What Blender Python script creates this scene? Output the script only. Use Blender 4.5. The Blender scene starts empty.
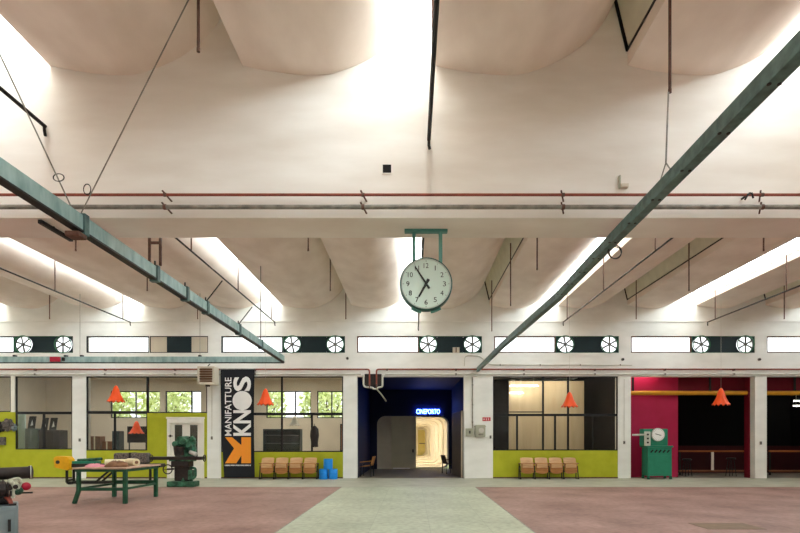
import bpy, math, random
from mathutils import Vector, Matrix
random.seed(7)
C = bpy.context.scene.collection
PI = math.pi
F = 533.0; VX = 412.0; VY = 439.0; EYE = 1.5
YB, BF, BB = 20.3, 7.28, 8.0          # back wall face, cross beam front and rear faces
def PX(px, Y): return (px - VX) * Y / F
def PZ(py, Y): return EYE + (VY - py) * Y / F
def PP(px, py, Y): return Vector((PX(px, Y), Y, PZ(py, Y)))

# ------------------------------------------------------------------ materials
def lin(h):
    h = h.lstrip('#'); o = []
    for i in (0, 2, 4):
        c = int(h[i:i+2], 16) / 255
        o.append(c / 12.92 if c <= .04045 else ((c + .055) / 1.055) ** 2.4)
    return (*o, 1)
def mat(name, hexc, rough=.6, var=.12, scale=3.0, metal=0, spec=.3, hex2=None, bump=0, stretch=(1, 1, 1), detail=6):
    m = bpy.data.materials.new(name); m.use_nodes = True
    nt = m.node_tree; b = nt.nodes['Principled BSDF']
    b.inputs['Roughness'].default_value = rough; b.inputs['Metallic'].default_value = metal
    b.inputs['Specular IOR Level'].default_value = spec
    tc = nt.nodes.new('ShaderNodeTexCoord'); mp = nt.nodes.new('ShaderNodeMapping')
    mp.inputs['Scale'].default_value = stretch
    nt.links.new(tc.outputs['Object'], mp.inputs['Vector'])
    n = nt.nodes.new('ShaderNodeTexNoise'); n.inputs['Scale'].default_value = scale; n.inputs['Detail'].default_value = detail
    nt.links.new(mp.outputs['Vector'], n.inputs['Vector'])
    r = nt.nodes.new('ShaderNodeValToRGB')
    c = lin(hexc)
    r.color_ramp.elements[0].position = .3; r.color_ramp.elements[1].position = .7
    r.color_ramp.elements[0].color = (*[x * (1 - var) for x in c[:3]], 1)
    r.color_ramp.elements[1].color = lin(hex2) if hex2 else (*[min(1, x * (1 + var)) for x in c[:3]], 1)
    nt.links.new(n.outputs['Fac'], r.inputs['Fac']); nt.links.new(r.outputs['Color'], b.inputs['Base Color'])
    if bump:
        bp = nt.nodes.new('ShaderNodeBump'); bp.inputs['Strength'].default_value = bump; bp.inputs['Distance'].default_value = .02
        nt.links.new(n.outputs['Fac'], bp.inputs['Height']); nt.links.new(bp.outputs['Normal'], b.inputs['Normal'])
    return m
def emis(name, rgb, strength):
    m = bpy.data.materials.new(name); m.use_nodes = True
    nt = m.node_tree; nt.nodes.clear()
    e = nt.nodes.new('ShaderNodeEmission'); o = nt.nodes.new('ShaderNodeOutputMaterial')
    e.inputs['Color'].default_value = (*rgb, 1); e.inputs['Strength'].default_value = strength
    nt.links.new(e.outputs[0], o.inputs[0]); return m
def glass(name, tint=(1, 1, 1), gloss=.12):
    m = bpy.data.materials.new(name); m.use_nodes = True
    nt = m.node_tree; nt.nodes.clear()
    t = nt.nodes.new('ShaderNodeBsdfTransparent'); g = nt.nodes.new('ShaderNodeBsdfGlossy')
    lw = nt.nodes.new('ShaderNodeFresnel'); lw.inputs['IOR'].default_value = 1.45
    mx = nt.nodes.new('ShaderNodeMixShader'); o = nt.nodes.new('ShaderNodeOutputMaterial')
    ad = nt.nodes.new('ShaderNodeMath'); ad.operation = 'MULTIPLY_ADD'; ad.inputs[1].default_value = 1; ad.inputs[2].default_value = gloss - .04
    t.inputs['Color'].default_value = (*tint, 1); g.inputs['Roughness'].default_value = .02
    nt.links.new(lw.outputs[0], ad.inputs[0]); nt.links.new(ad.outputs[0], mx.inputs[0])
    nt.links.new(t.outputs[0], mx.inputs[1]); nt.links.new(g.outputs[0], mx.inputs[2]); nt.links.new(mx.outputs[0], o.inputs[0])
    return m
def tilemat(name, hexc, hex2, mortar, sx, sy, msize=.006, rough=.5):
    m = mat(name, hexc, rough, .08, .8, hex2=hex2)
    nt = m.node_tree; b = nt.nodes['Principled BSDF']
    ramp = [n for n in nt.nodes if n.bl_idname == 'ShaderNodeValToRGB'][0]
    tc = [n for n in nt.nodes if n.bl_idname == 'ShaderNodeTexCoord'][0]
    br = nt.nodes.new('ShaderNodeTexBrick'); br.offset = 0; br.inputs['Scale'].default_value = 1
    br.inputs['Brick Width'].default_value = sx; br.inputs['Row Height'].default_value = sy; br.inputs['Mortar Size'].default_value = msize
    br.inputs['Color1'].default_value = (1, 1, 1, 1); br.inputs['Color2'].default_value = (.93, .93, .93, 1)
    br.inputs['Mortar'].default_value = (mortar, mortar, mortar, 1)
    nt.links.new(tc.outputs['Object'], br.inputs['Vector'])
    mx = nt.nodes.new('ShaderNodeMix'); mx.data_type = 'RGBA'; mx.blend_type = 'MULTIPLY'; mx.inputs[0].default_value = 1
    nt.links.new(ramp.outputs['Color'], mx.inputs[6]); nt.links.new(br.outputs['Color'], mx.inputs[7])
    n2 = nt.nodes.new('ShaderNodeTexNoise'); n2.inputs['Scale'].default_value = 9; n2.inputs['Detail'].default_value = 8
    nt.links.new(tc.outputs['Object'], n2.inputs['Vector'])
    r2 = nt.nodes.new('ShaderNodeValToRGB'); r2.color_ramp.elements[0].position = .3; r2.color_ramp.elements[1].position = .6
    r2.color_ramp.elements[0].color = (.74, .72, .7, 1); r2.color_ramp.elements[1].color = (1, 1, 1, 1)
    nt.links.new(n2.outputs['Fac'], r2.inputs['Fac'])
    m2 = nt.nodes.new('ShaderNodeMix'); m2.data_type = 'RGBA'; m2.blend_type = 'MULTIPLY'; m2.inputs[0].default_value = 1
    nt.links.new(mx.outputs[2], m2.inputs[6]); nt.links.new(r2.outputs['Color'], m2.inputs[7])
    nt.links.new(m2.outputs[2], b.inputs['Base Color'])
    return m
M = {
 'plaster': mat('cream_plaster', 'edeee8', .9, .06, 1.1, spec=.1, hex2='f5f6f1', bump=.15, stretch=(1, 1, 2)),
 'vault': mat('vault_plaster', 'eddfd3', .9, .07, 1.6, spec=.1, hex2='f7ece2', bump=.25, stretch=(1, .6, 1)),
 'beamp': mat('beam_plaster', 'ebe4da', .9, .07, .9, spec=.1, hex2='f7f4ee', bump=.2, stretch=(.6, 1, 2.4)),
 'path': tilemat('pale_green_tiles', 'b2b9a2', 'c2c9b2', .8, 1.0, 1.0),
 'red': tilemat('worn_red_floor', '8a675f', 'ae8b80', .92, .5, .5, .004, .55),
 'strip': mat('rear_concrete', 'a6a794', .55, .08, 2, hex2='b5b5a4'),
 'darkfloor': mat('dark_floor', '766c5b', .6, .1, 2),
 'roomfloor': mat('room_floor', '8d8679', .6, .1, 2),
 'patch': mat('brown_patch', '77624b', .6, .15, 6),
 'olive': mat('olive_green_paint', 'acb01e', .55, .06, 2.5, hex2='b5b92a'),
 'black_frame': mat('black_window_frame', '17191b', .45, .1, 4),
 'glass': glass('clear_glass', (.97, .98, .97), .025),
 'dglass': glass('dark_glass', (.3, .31, .28), .04),
 'sky': emis('skylight_glass', (.9, .985, 1), 7.0),
 'blocked': mat('grey_green_board', 'e2e2d0', .6, .08, 3),
 'white': mat('white_paint', 'e9e6dc', .6, .04, 3),
 'beige': mat('beige_board', 'd2cab8', .7, .05, 3),
 'teal': mat('teal_rail_paint', '88aaa8', .5, .2, 7, hex2='a9c3c0', stretch=(1, 1, .35)),
 'teal2': mat('dark_teal_rail_paint', '4c6463', .5, .2, 9, hex2='62807c'),
 'dark': mat('dark_metal', '1d1c1b', .5, .2, 8),
 'rust': mat('rusty_iron', '5b4238', .7, .25, 14, hex2='735246'),
 'redpipe': mat('rust_red_pipe', '8f4a3b', .55, .18, 9),
 'greypipe': mat('grey_galvanised_pipe', '7d7a70', .5, .3, 7, hex2='99958a'),
 'palepipe': mat('pale_pipe', 'c9c7bc', .5, .08, 7),
 'fan_dark': mat('dark_fan_panel', '14292f', .5, .15, 3),
 'fan_green': mat('green_fan_rim', '2f6a49', .5, .15, 6),
 'blade': mat('grey_fan_blade', '55564f', .5, .15, 6),
 'clockgreen': mat('clock_teal_green', '5a958b', .4, .1, 6),
 'clockrim': mat('clock_rim_dark_green', '2f5a52', .4, .1, 6),
 'bezel': mat('clock_pale_bezel', 'b9c4bd', .35, .05, 6),
 'face': mat('clock_face_mint', 'd0e4da', .5, .03, 3),
 'ink': mat('black_ink', '2a302d', .5, .05, 3),
 'orange': mat('orange_lamp_shade', 'f0541a', .45, .05, 4),
 'banner': mat('black_banner_cloth', '1c1e24', .75, .08, 5),
 'bwhite': mat('banner_white_print', 'f0f0ee', .7, .02, 5),
 'borange': mat('banner_orange_print', 'f2962e', .7, .03, 5),
 'wood': mat('seat_plywood', 'a86f3a', .4, .2, 3, hex2='bd854c', stretch=(1, 1, 9)),
 'wood2': mat('seat_back_plywood', 'c69a68', .4, .12, 3, hex2='d4ad80', stretch=(1, 1, 9)),
 'wooddark': mat('dark_wood', '8a5a3a', .5, .15, 4, stretch=(1, 1, 6)),
 'plywood': mat('pale_plywood', 'd2bc98', .6, .06, 1.2, hex2='d9c6a4', stretch=(4, 4, .6)),
 'blue': mat('blue_plastic', '1e8ee6', .4, .06, 5),
 'navy': mat('navy_wall', '0a123a', .7, .1, 2),
 'leafdoor': mat('olive_grey_door', 'cfcab0', .55, .06, 2),
 'panelbrown': mat('grey_brown_panel', '5a5048', .6, .08, 3),
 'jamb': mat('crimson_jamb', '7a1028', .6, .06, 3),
 'tunnel': mat('warm_white_rib', 'f5efe2', .6, .03, 2),
 'ydoor': mat('pale_yellow_door', 'e2d68c', .5, .05, 2),
 'neon': emis('blue_neon', (.06, .16, 1), 11.0),
 'tube': emis('lit_tube', (1, .95, .85), 9.0),
 'tubewarm': emis('warm_corridor_lamp', (1, .96, .85), 7.0),
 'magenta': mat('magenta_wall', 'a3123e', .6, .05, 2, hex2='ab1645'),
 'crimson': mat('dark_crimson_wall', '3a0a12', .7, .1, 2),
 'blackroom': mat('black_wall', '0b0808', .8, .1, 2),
 'yellow': mat('yellow_pipe_paint', 'c58a1f', .5, .1, 5),
 'myellow': mat('yellow_motor_paint', 'e2a712', .45, .1, 8),
 'mach': mat('machine_green', '2a8266', .4, .08, 6),
 'machd': mat('machine_dark_green', '1c5c48', .5, .1, 6),  # darker green, used on the machine legs
 'machl': mat('machine_grey_arm', 'b9bdb2', .4, .1, 6),
 'millgreen': mat('worn_green_casting', '1f4431', .5, .5, 9, hex2='427a5b'),
 'milldark': mat('oily_iron', '2a2320', .45, .3, 12),
 'bench': mat('bench_green', '17442e', .5, .2, 7, hex2='22593d'),
 'benchtop': mat('bench_top_board', 'b09079', .6, .2, 5, hex2='c2a58e'),
 'pink': mat('pink_cloth', 'd98f9a', .8, .1, 6),
 'cream': mat('cream_paper', 'e3d9b4', .7, .06, 5),
 'brown': mat('brown_leather', '7d5a40', .7, .25, 9),
 'mottle': mat('mottled_dark_cloth', '2b2826', .8, .5, 30, hex2='8a8078'),
 'cabinet': mat('blue_grey_cabinet', '6f7d80', .45, .1, 4, hex2='7c8a8c'),
 'castw': mat('pale_casting', 'b8bda4', .5, .3, 15, hex2='d8dac8'),
 'redknob': mat('red_knob', 'a51b33', .4, .1, 5),
 'redsign': mat('red_sign', 'c0263a', .5, .05, 5),
 'boxgrey': mat('grey_green_box', 'a9ab98', .5, .08, 5),
 'louvre': mat('brown_louvre', '6b4f3a', .5, .15, 5, stretch=(1, 1, 12)),
 'roomwall': mat('rear_room_wall', 'd9cfbd', .85, .05, 1.2),
 'leaf': mat('bright_leaves', 'c2d56a', .6, .25, 3, hex2='eff3bd'),
 'bark': mat('tree_bark', '5c4a38', .9, .2, 6),
 'grass': mat('outside_ground', '7d8452', .9, .2, 3),
 'cyan': mat('pale_cyan_board', 'c5dad6', .5, .04, 3),
 'poster': mat('black_poster', '141516', .4, .1, 4),
 'tealcab': mat('dark_teal_cabinet', '2e3f40', .45, .15, 5),
 'railwood': mat('orange_brown_rail', '9a5526', .5, .15, 6, stretch=(.4, 1, 1)),
}

# ------------------------------------------------------------------ mesh helpers
class MB:
    def __init__(s): s.v = []; s.f = []; s.mi = []; s.cur = 0
    def add(s, vs, fs):
        b = len(s.v); s.v += [Vector(v) for v in vs]
        for f in fs: s.f.append([b + i for i in f]); s.mi.append(s.cur)
        return s
    def box(s, x0, x1, y0, y1, z0, z1, T=None):
        vs = [Vector((x, y, z)) for z in (z0, z1) for y in (y0, y1) for x in (x0, x1)]
        if T is not None: vs = [T @ v for v in vs]
        return s.add(vs, [(0, 2, 3, 1), (4, 5, 7, 6), (0, 1, 5, 4), (2, 6, 7, 3), (0, 4, 6, 2), (1, 3, 7, 5)])
    def bar(s, p0, p1, w, h):      # rectangular bar between two points
        p0, p1 = Vector(p0), Vector(p1); d = (p1 - p0).normalized()
        up = Vector((0, 0, 1)) if abs(d.z) < .95 else Vector((0, 1, 0))
        a = d.cross(up).normalized() * w / 2; b = a.cross(d).normalized() * h / 2
        vs = [p + sa * a + sb * b for p in (p0, p1) for sa, sb in ((-1, -1), (1, -1), (1, 1), (-1, 1))]
        return s.add(vs, [(3, 2, 1, 0), (4, 5, 6, 7)] + [(i, (i + 1) % 4, 4 + (i + 1) % 4, 4 + i) for i in range(4)])
    def cyl(s, p0, p1, r0, r1=None, n=16, caps=True):
        p0, p1 = Vector(p0), Vector(p1); r1 = r0 if r1 is None else r1
        d = (p1 - p0).normalized(); up = Vector((0, 0, 1)) if abs(d.z) < .95 else Vector((1, 0, 0))
        a = d.cross(up).normalized(); b = d.cross(a)
        vs = [p + (a * math.cos(2 * PI * i / n) + b * math.sin(2 * PI * i / n)) * r for p, r in ((p0, r0), (p1, r1)) for i in range(n)]
        fs = [(i, (i + 1) % n, n + (i + 1) % n, n + i) for i in range(n)]
        if caps: fs += [tuple(range(n - 1, -1, -1)), tuple(range(n, 2 * n))]
        return s.add(vs, fs)
    def tube(s, pts, r, n=8):
        pts = [Vector(p) for p in pts]; rings = []
        prev = None
        for i, p in enumerate(pts):
            t = (pts[min(i + 1, len(pts) - 1)] - pts[max(i - 1, 0)]).normalized()
            if prev is None:
                up = Vector((0, 0, 1)) if abs(t.z) < .9 else Vector((1, 0, 0))
                a = t.cross(up).normalized()
            else: a = (prev - t * prev.dot(t)).normalized()
            prev = a; b = t.cross(a)
            rings.append([p + (a * math.cos(2 * PI * k / n) + b * math.sin(2 * PI * k / n)) * r for k in range(n)])
        vs = [v for rg in rings for v in rg]; fs = []
        for i in range(len(pts) - 1):
            for k in range(n): fs.append((i * n + k, i * n + (k + 1) % n, (i + 1) * n + (k + 1) % n, (i + 1) * n + k))
        fs += [tuple(range(n - 1, -1, -1)), tuple(range((len(pts) - 1) * n, len(pts) * n))]
        return s.add(vs, fs)
    def lathe(s, prof, c, axis='z', n=24, wob=None):
        vs = []
        for j, (r, h) in enumerate(prof):
            for k in range(n):
                a = 2 * PI * k / n; hh = h + (wob(j, k) if wob else 0)
                p = (r * math.cos(a), r * math.sin(a), hh)
                if axis == 'y': p = (p[0], p[2], p[1])
                if axis == 'x': p = (p[2], p[0], p[1])
                vs.append(Vector(p) + Vector(c))
        fs = [(j * n + k, j * n + (k + 1) % n, (j + 1) * n + (k + 1) % n, (j + 1) * n + k) for j in range(len(prof) - 1) for k in range(n)]
        return s.add(vs, fs)
    def sphere(s, c, r, n=14, sc=(1, 1, 1)):
        m = n // 2; prof = [(max(1e-4, r * math.sin(PI * i / m)), -r * math.cos(PI * i / m)) for i in range(m + 1)]
        b = len(s.v); s.lathe(prof, (0, 0, 0), 'z', n)
        for v in s.v[b:]: v.x, v.y, v.z = v.x * sc[0] + c[0], v.y * sc[1] + c[1], v.z * sc[2] + c[2]
        return s
    def torus(s, c, R, r, axis='y', n=32, m=8, sx=1, sz=1):
        vs = []
        for i in range(n):
            a = 2 * PI * i / n
            for j in range(m):
                b = 2 * PI * j / m; q = R + r * math.cos(b)
                p = (q * math.cos(a) * sx, r * math.sin(b), q * math.sin(a) * sz) if axis == 'y' else (q * math.cos(a), q * math.sin(a), r * math.sin(b)) if axis == 'z' else (r * math.sin(b), q * math.cos(a), q * math.sin(a))
                vs.append(Vector(p) + Vector(c))
        return s.add(vs, [(i * m + j, ((i + 1) % n) * m + j, ((i + 1) % n) * m + (j + 1) % m, i * m + (j + 1) % m) for i in range(n) for j in range(m)])
    def prism(s, poly, y0, y1):    # poly of (x, z), extruded along y
        n = len(poly)
        vs = [(x, y, z) for y in (y0, y1) for x, z in poly]
        return s.add(vs, [tuple(range(n)), tuple(range(2 * n - 1, n - 1, -1))] + [(i, n + i, n + (i + 1) % n, (i + 1) % n) for i in range(n)])
    def wall(s, x0, x1, z0, z1, y0, y1, holes):   # wall slab in the XZ plane with rectangular holes
        xs = sorted({x0, x1, *[min(max(h[i], x0), x1) for h in holes for i in (0, 1)]}); zs = sorted({z0, z1, *[min(max(h[i], z0), z1) for h in holes for i in (2, 3)]})
        def solid(i, j):
            if not (0 <= i < len(xs) - 1 and 0 <= j < len(zs) - 1): return False
            x, z = (xs[i] + xs[i+1]) / 2, (zs[j] + zs[j+1]) / 2
            return not any(h[0] < x < h[1] and h[2] < z < h[3] for h in holes)
        for i in range(len(xs) - 1):
            for j in range(len(zs) - 1):
                if not solid(i, j): continue
                a, b, c, d = xs[i], xs[i+1], zs[j], zs[j+1]
                s.add([(a, y0, c), (b, y0, c), (b, y0, d), (a, y0, d)], [(0, 1, 2, 3)])
                s.add([(a, y1, c), (b, y1, c), (b, y1, d), (a, y1, d)], [(3, 2, 1, 0)])
                if not solid(i - 1, j): s.add([(a, y0, c), (a, y1, c), (a, y1, d), (a, y0, d)], [(3, 2, 1, 0)])
                if not solid(i + 1, j): s.add([(b, y0, c), (b, y1, c), (b, y1, d), (b, y0, d)], [(0, 1, 2, 3)])
                if not solid(i, j - 1): s.add([(a, y0, c), (b, y0, c), (b, y1, c), (a, y1, c)], [(3, 2, 1, 0)])
                if not solid(i, j + 1): s.add([(a, y0, d), (b, y0, d), (b, y1, d), (a, y1, d)], [(0, 1, 2, 3)])
        return s
    def build(s, name, m, parent=None, bevel=0, smooth=False, angle=40):
        me = bpy.data.meshes.new(name)
        if parent is None:
            lo = [min(v[i] for v in s.v) for i in range(3)]; hi = [max(v[i] for v in s.v) for i in range(3)]
            org = Vector(((lo[0] + hi[0]) / 2, (lo[1] + hi[1]) / 2, lo[2]))
        else:
            r = parent
            while r.parent: r = r.parent
            org = r.location
        me.from_pydata([tuple(v - org) for v in s.v], [], s.f)
        for mm in (m if isinstance(m, (list, tuple)) else [m]): me.materials.append(M[mm] if isinstance(mm, str) else mm)
        for p, i in zip(me.polygons, s.mi): p.material_index = i; p.use_smooth = smooth
        me.update()
        if smooth: me.set_sharp_from_angle(angle=math.radians(angle))
        o = bpy.data.objects.new(name, me); C.objects.link(o)
        if parent is None: o.location = org
        else: o.parent = parent
        if bevel:
            b = o.modifiers.new('edge', 'BEVEL'); b.width = bevel; b.segments = 2; b.limit_method = 'ANGLE'; b.angle_limit = math.radians(35)
        return o
def tag(o, label, cat, group=None, kind=None):
    o['label'] = label; o['category'] = cat
    if group: o['group'] = group
    if kind: o['kind'] = kind
    return o
def thing(name, loc, label, cat, group=None, kind=None):
    o = bpy.data.objects.new(name, None); o.location = loc; o.empty_display_size = .1; C.objects.link(o)
    return tag(o, label, cat, group, kind)
def struct(o, label=None, cat=None, group=None):
    o['kind'] = 'structure'
    if label: o['label'] = label; o['category'] = cat
    if group: o['group'] = group
    return o
def text_geo(body, bold=0.0, depth=.01, font_shear=0):
    cu = bpy.data.curves.new('t', 'FONT'); cu.body = body; cu.offset = bold; cu.extrude = depth; cu.resolution_u = 4
    ob = bpy.data.objects.new('t', cu); C.objects.link(ob)
    dg = bpy.context.evaluated_depsgraph_get(); dg.update()
    me = bpy.data.meshes.new_from_object(ob.evaluated_get(dg))
    vs = [v.co.copy() for v in me.vertices]; fs = [tuple(p.vertices) for p in me.polygons]
    bpy.data.objects.remove(ob); bpy.data.curves.remove(cu); bpy.data.meshes.remove(me)
    x0, x1 = min(v.x for v in vs), max(v.x for v in vs); y0, y1 = min(v.y for v in vs), max(v.y for v in vs)
    return [((v.x - x0) / (x1 - x0), (v.y - y0) / (y1 - y0), v.z) for v in vs], fs

# ------------------------------------------------------------------ setting: floor
XL, XR, YF = -18.2, 18.8, -12.0  # hall lengthened behind the camera so its unseen roof lights add fill
fl = MB()
def quad(m, x0, x1, y0, y1, z=0): m.add([(x0, y0, z), (x1, y0, z), (x1, y1, z), (x0, y1, z)], [(0, 1, 2, 3)])
YS = 16.65
PL, PR = -2.19, 1.97
fl.cur = 0; quad(fl, PL, PR, YF, YS)
fl.cur = 1; quad(fl, XL, PL, YF, YS); quad(fl, PR, XR, YF, YS)
fl.cur = 2; quad(fl, XL, XR, YS, YB + .15)
fl.cur = 3; quad(fl, PX(343, YB), PX(493, YB), YB + .15, 27)
fl.cur = 4; quad(fl, XL, PX(343, YB), YB + .15, 27); quad(fl, PX(493, YB), XR, YB + .15, 27)
struct(fl.build('floor', ['path', 'red', 'strip', 'darkfloor', 'roomfloor']), 'pale green tiled path between two worn red floor areas', 'floor')
pm = MB(); pm.box(PX(700, 9.1), PX(757, 9.1), 8.85, 9.5, 0, .004)
struct(pm.build('floor_patch', 'patch'), 'brown rectangular patch set into the red floor at right', 'floor')
sx = MB()
for x in (PL, PR): sx.box(x - .012, x + .012, YF, YS, 0, .003)
sx.box(XL, PL - .02, YS - .012, YS + .012, 0, .003); sx.box(PR + .02, XR, YS - .012, YS + .012, 0, .003)
struct(sx.build('trim_1', 'greypipe'), 'thin dark joint strip edging the red floor areas', 'trim')

# ------------------------------------------------------------------ vaults and skylights
PER = 2.63; X0 = .314
raw = [(0, 5.10), (.2, 5.055), (.41, 5.02), (.72, 4.98), (1.05, 4.97), (1.33, 5.02), (1.79, 5.22), (2.12, 5.48), (2.32, 5.72), (2.46, 6.0)]
def catmull(p, k=5):
    out = []
    for i in range(len(p) - 1):
        a, b, c, d = p[max(i-1, 0)], p[i], p[i+1], p[min(i+2, len(p)-1)]
        for j in range(k):
            t = j / k
            out.append(tuple(.5 * (2*b[q] + (c[q]-a[q])*t + (2*a[q]-5*b[q]+4*c[q]-d[q])*t*t + (3*b[q]-a[q]-3*c[q]+d[q])*t**3) for q in (0, 1)))
    return out + [p[-1]]
prof = catmull(raw)
def vault_z(x):
    u = (x - X0) % PER
    for (a, b), (c, d) in zip(prof, prof[1:]):
        if a <= u <= c: return EYE + b + (d - b) * (u - a) / (c - a)
    return EYE + 5.6
def make_vault(root, k, ya, yb):
    x = X0 + k * PER; m = MB()
    low = [(x + a, EYE + b) for a, b in prof]
    top = [(x + a - .02, EYE + b + .1) for a, b in reversed(prof) if a > .45] + [(x + .12, EYE + 5.29), (x, EYE + 5.29)]
    ring = low + top; n = len(ring)
    vs = [(p[0], y, p[1]) for y in (ya, yb) for p in ring]
    m.add(vs, [(i, n + i, n + (i + 1) % n, (i + 1) % n) for i in range(n)])
    return m.build('vault', 'vault', root, smooth=True, angle=30)
nwin = [0]
def window_name():
    nwin[0] += 1; return 'window_%d' % nwin[0]
ORD = ['first', 'second', 'third', 'fourth', 'fifth', 'sixth', 'seventh', 'eighth', 'ninth', 'tenth']
for nm, ya, yb, row in (('ceiling', BB, YB, 'far'), ('ceiling', YF, BF, 'near')):
    root = thing(nm, (0, ya, EYE + 4.97), 'row of cream curved shell vaults %s the cross beam' % ('beyond' if row == 'far' else 'in front of'), 'ceiling', kind='structure')
    for k in range(-7, 7):
        make_vault(root, k, ya, yb)
    for k in range(-6, 8):
        x = X0 + k * PER; bright = k % 2 == 0
        side = 'right' if k > 0 else 'left'
        idx = (k // 2 if k > 0 else -k // 2) if bright else ((k + 1) // 2 if k > 0 else (-k + 1) // 2)
        where = 'directly above the clock' if k == 0 else '%s to the %s of the clock' % (ORD[max(idx - 1, 0)], side)
        lab = '%s slanted roof light in the %s vault row, %s' % ('bright frosted' if bright else 'boarded grey-green', row, where)
        w = thing(window_name(), (x, ya, EYE + 5.29), lab, 'skylight', 'roof lights of the %s vault row' % row, 'structure')
        a, b = Vector((x + .01, 0, EYE + 5.29)), Vector((x - .17, 0, EYE + 6.04))
        n = Vector((.97, 0, .23)) * .02
        m = MB(); vs = [p + Vector((0, y, 0)) + q for y in (ya, yb) for p, q in ((a, n * 0), (b, n * 0), (b, n), (a, n))]
        m.add(vs, [(0, 4, 5, 1), (1, 5, 6, 2), (2, 6, 7, 3), (3, 7, 4, 0)])
        m.build('pane', 'sky' if bright else 'blocked', w)
        fr = MB(); o = Vector((-.012, 0, 0))
        fr.bar(a + o + Vector((0, ya, .018)), a + o + Vector((0, yb, .018)), .022, .036)
        for y in (ya + .02, yb - .02): fr.bar(a + o + Vector((0, y, 0)), b + o + Vector((0, y, 0)), .05, .022)
        if bright:
            ny = 6
            for i in range(1, ny):
                y = ya + (yb - ya) * i / ny; fr.bar(a + o + Vector((0, y, 0)), b + o + Vector((0, y, 0)), .015, .012)
        fr.build('frame', 'palepipe' if bright else 'black_frame', w)

# ------------------------------------------------------------------ walls
ZT = 8.2
hx, hz = PX(387, BF), PZ(169, BF)
bm = MB(); bm.wall(XL, XR, EYE + 3.02, ZT, BF, BB, [])
struct(bm.build('beam', 'beamp'), 'broad cream plastered cross beam spanning the hall', 'beam')
vh = thing('wall_vent', (hx, BF - .012, hz - .07), 'small square dark vent hole in the cross beam above the pipes', 'vent')
m = MB(); m.wall(hx - .07, hx + .07, hz - .07, hz + .07, BF - .012, BF - .001, [(hx - .058, hx + .058, hz - .058, hz + .058)]); m.build('frame', 'beamp', vh)
m = MB(); m.box(hx - .058, hx + .058, BF - .004, BF - .001, hz - .058, hz + .058); m.build('vent_shade_plate', 'blackroom', vh)  # black plate painted in for the shade inside the hole
ZL = PZ(376.3, YB)
cols = [(-64, -50), (72, 86), (207, 221), (343, 357), (464, 493), (618, 631), (755, 767), (891, 904)]
trans = [(-58, 14, 'w'), (14, 73, 'f'), (86, 149, 'w'), (149.5, 208, 'd'), (221, 283, 'w'), (283, 345, 'f'), (357, 419, 'w'), (419, 482, 'f'),
         (494, 556, 'w'), (556, 619, 'f'), (631, 692, 'w'), (692, 755, 'f'), (767, 829, 'w'), (829, 891, 'f')]
holes = [(PX(a, YB), PX(b, YB), PZ(352.8, YB), PZ(336, YB)) for a, b, t in trans]
wb = MB(); wb.wall(XL, XR, ZL, ZT, YB, YB + .3, holes)
struct(wb.build('wall_back', 'plaster'), 'cream rear wall above the bays with a strip of clerestory windows', 'wall')
cw = ['at the far left edge, off the picture', 'between the window with three posters and the bay with the white door', 'left of the black banner', 'left of the dark entrance', 'wide one right of the dark entrance', 'left of the magenta bay', 'right of the magenta bay', 'beyond the right bay']
for (a, b), d in zip(cols, cw):
    m = MB(); m.box(PX(a, YB), PX(b, YB), YB, YB + .3, 0, ZL)
    struct(m.build('column', 'plaster', bevel=.012), 'white square column, ' + d, 'column', 'columns along the rear wall')
lm = MB(); lm.box(XL, XR, YB - .035, YB, PZ(322, YB), PZ(321, YB))
struct(lm.build('trim_2', 'plaster'), 'thin plaster ledge along the rear wall under the vaults', 'trim')
for nm, x0, x1, y0, y1 in (('wall_left', XL - .3, XL, YF, YB + .31), ('wall_right', XR, XR + .3, YF, YB + .31), ('wall_front', XL, XR, YF - .3, YF)):
    m = MB(); m.box(x0, x1, y0, y1, 0, ZT)
    struct(m.build(nm, 'plaster'), 'plain cream plastered side wall, ' + nm.split('_')[1], 'wall')
# side end slabs over the outermost vaults
m = MB(); m.box(XL, X0 - 7 * PER + .02, YF, YB, EYE + 5.0, ZT); struct(m.build('ceiling_edge', 'plaster'), 'plain ceiling edge strip along the left wall', 'ceiling')

# ---- windows in the clerestory strip
def framed(name, x0, x1, z0, z1, y, verts, horis, fw, label, cat='window', gm='glass', fm='black_frame', extra=(), group=None, depth=.06):
    w = thing(name, ((x0 + x1) / 2, y, z0), label, cat, group, 'structure')
    m = MB()
    m.box(x0, x1, y - depth / 2, y + depth / 2, z0, z0 + fw); m.box(x0, x1, y - depth / 2, y + depth / 2, z1 - fw, z1)
    m.box(x0, x0 + fw, y - depth / 2, y + depth / 2, z0 + fw, z1 - fw); m.box(x1 - fw, x1, y - depth / 2, y + depth / 2, z0 + fw, z1 - fw)
    e = depth * .45
    for v in verts: m.box(v[0] - v[3], v[0] + v[3], y - e, y + e, v[1], v[2])
    for h in horis: m.box(h[0], h[1], y - e - .002, y + e + .002, h[2] - h[3], h[2] + h[3])
    m.build('frame', fm, w)
    g = MB(); g.box(x0 + fw * .5, x1 - fw * .5, y - .004, y + .004, z0 + fw * .5, z1 - fw * .5); g.build('pane', gm, w)
    return w
yt = YB + .06
wn = ['left of the left-edge fan panel', 'above the window with the posters', 'above the black banner', 'above the dark entrance', 'above the plywood window bay', 'above the magenta bay', 'at the right edge']
fn = ['at the far left', 'left of the clock', 'below the clock', 'right of the entrance', 'above the magenta bay', 'beyond the right edge']
iw = ifn = 0
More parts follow.
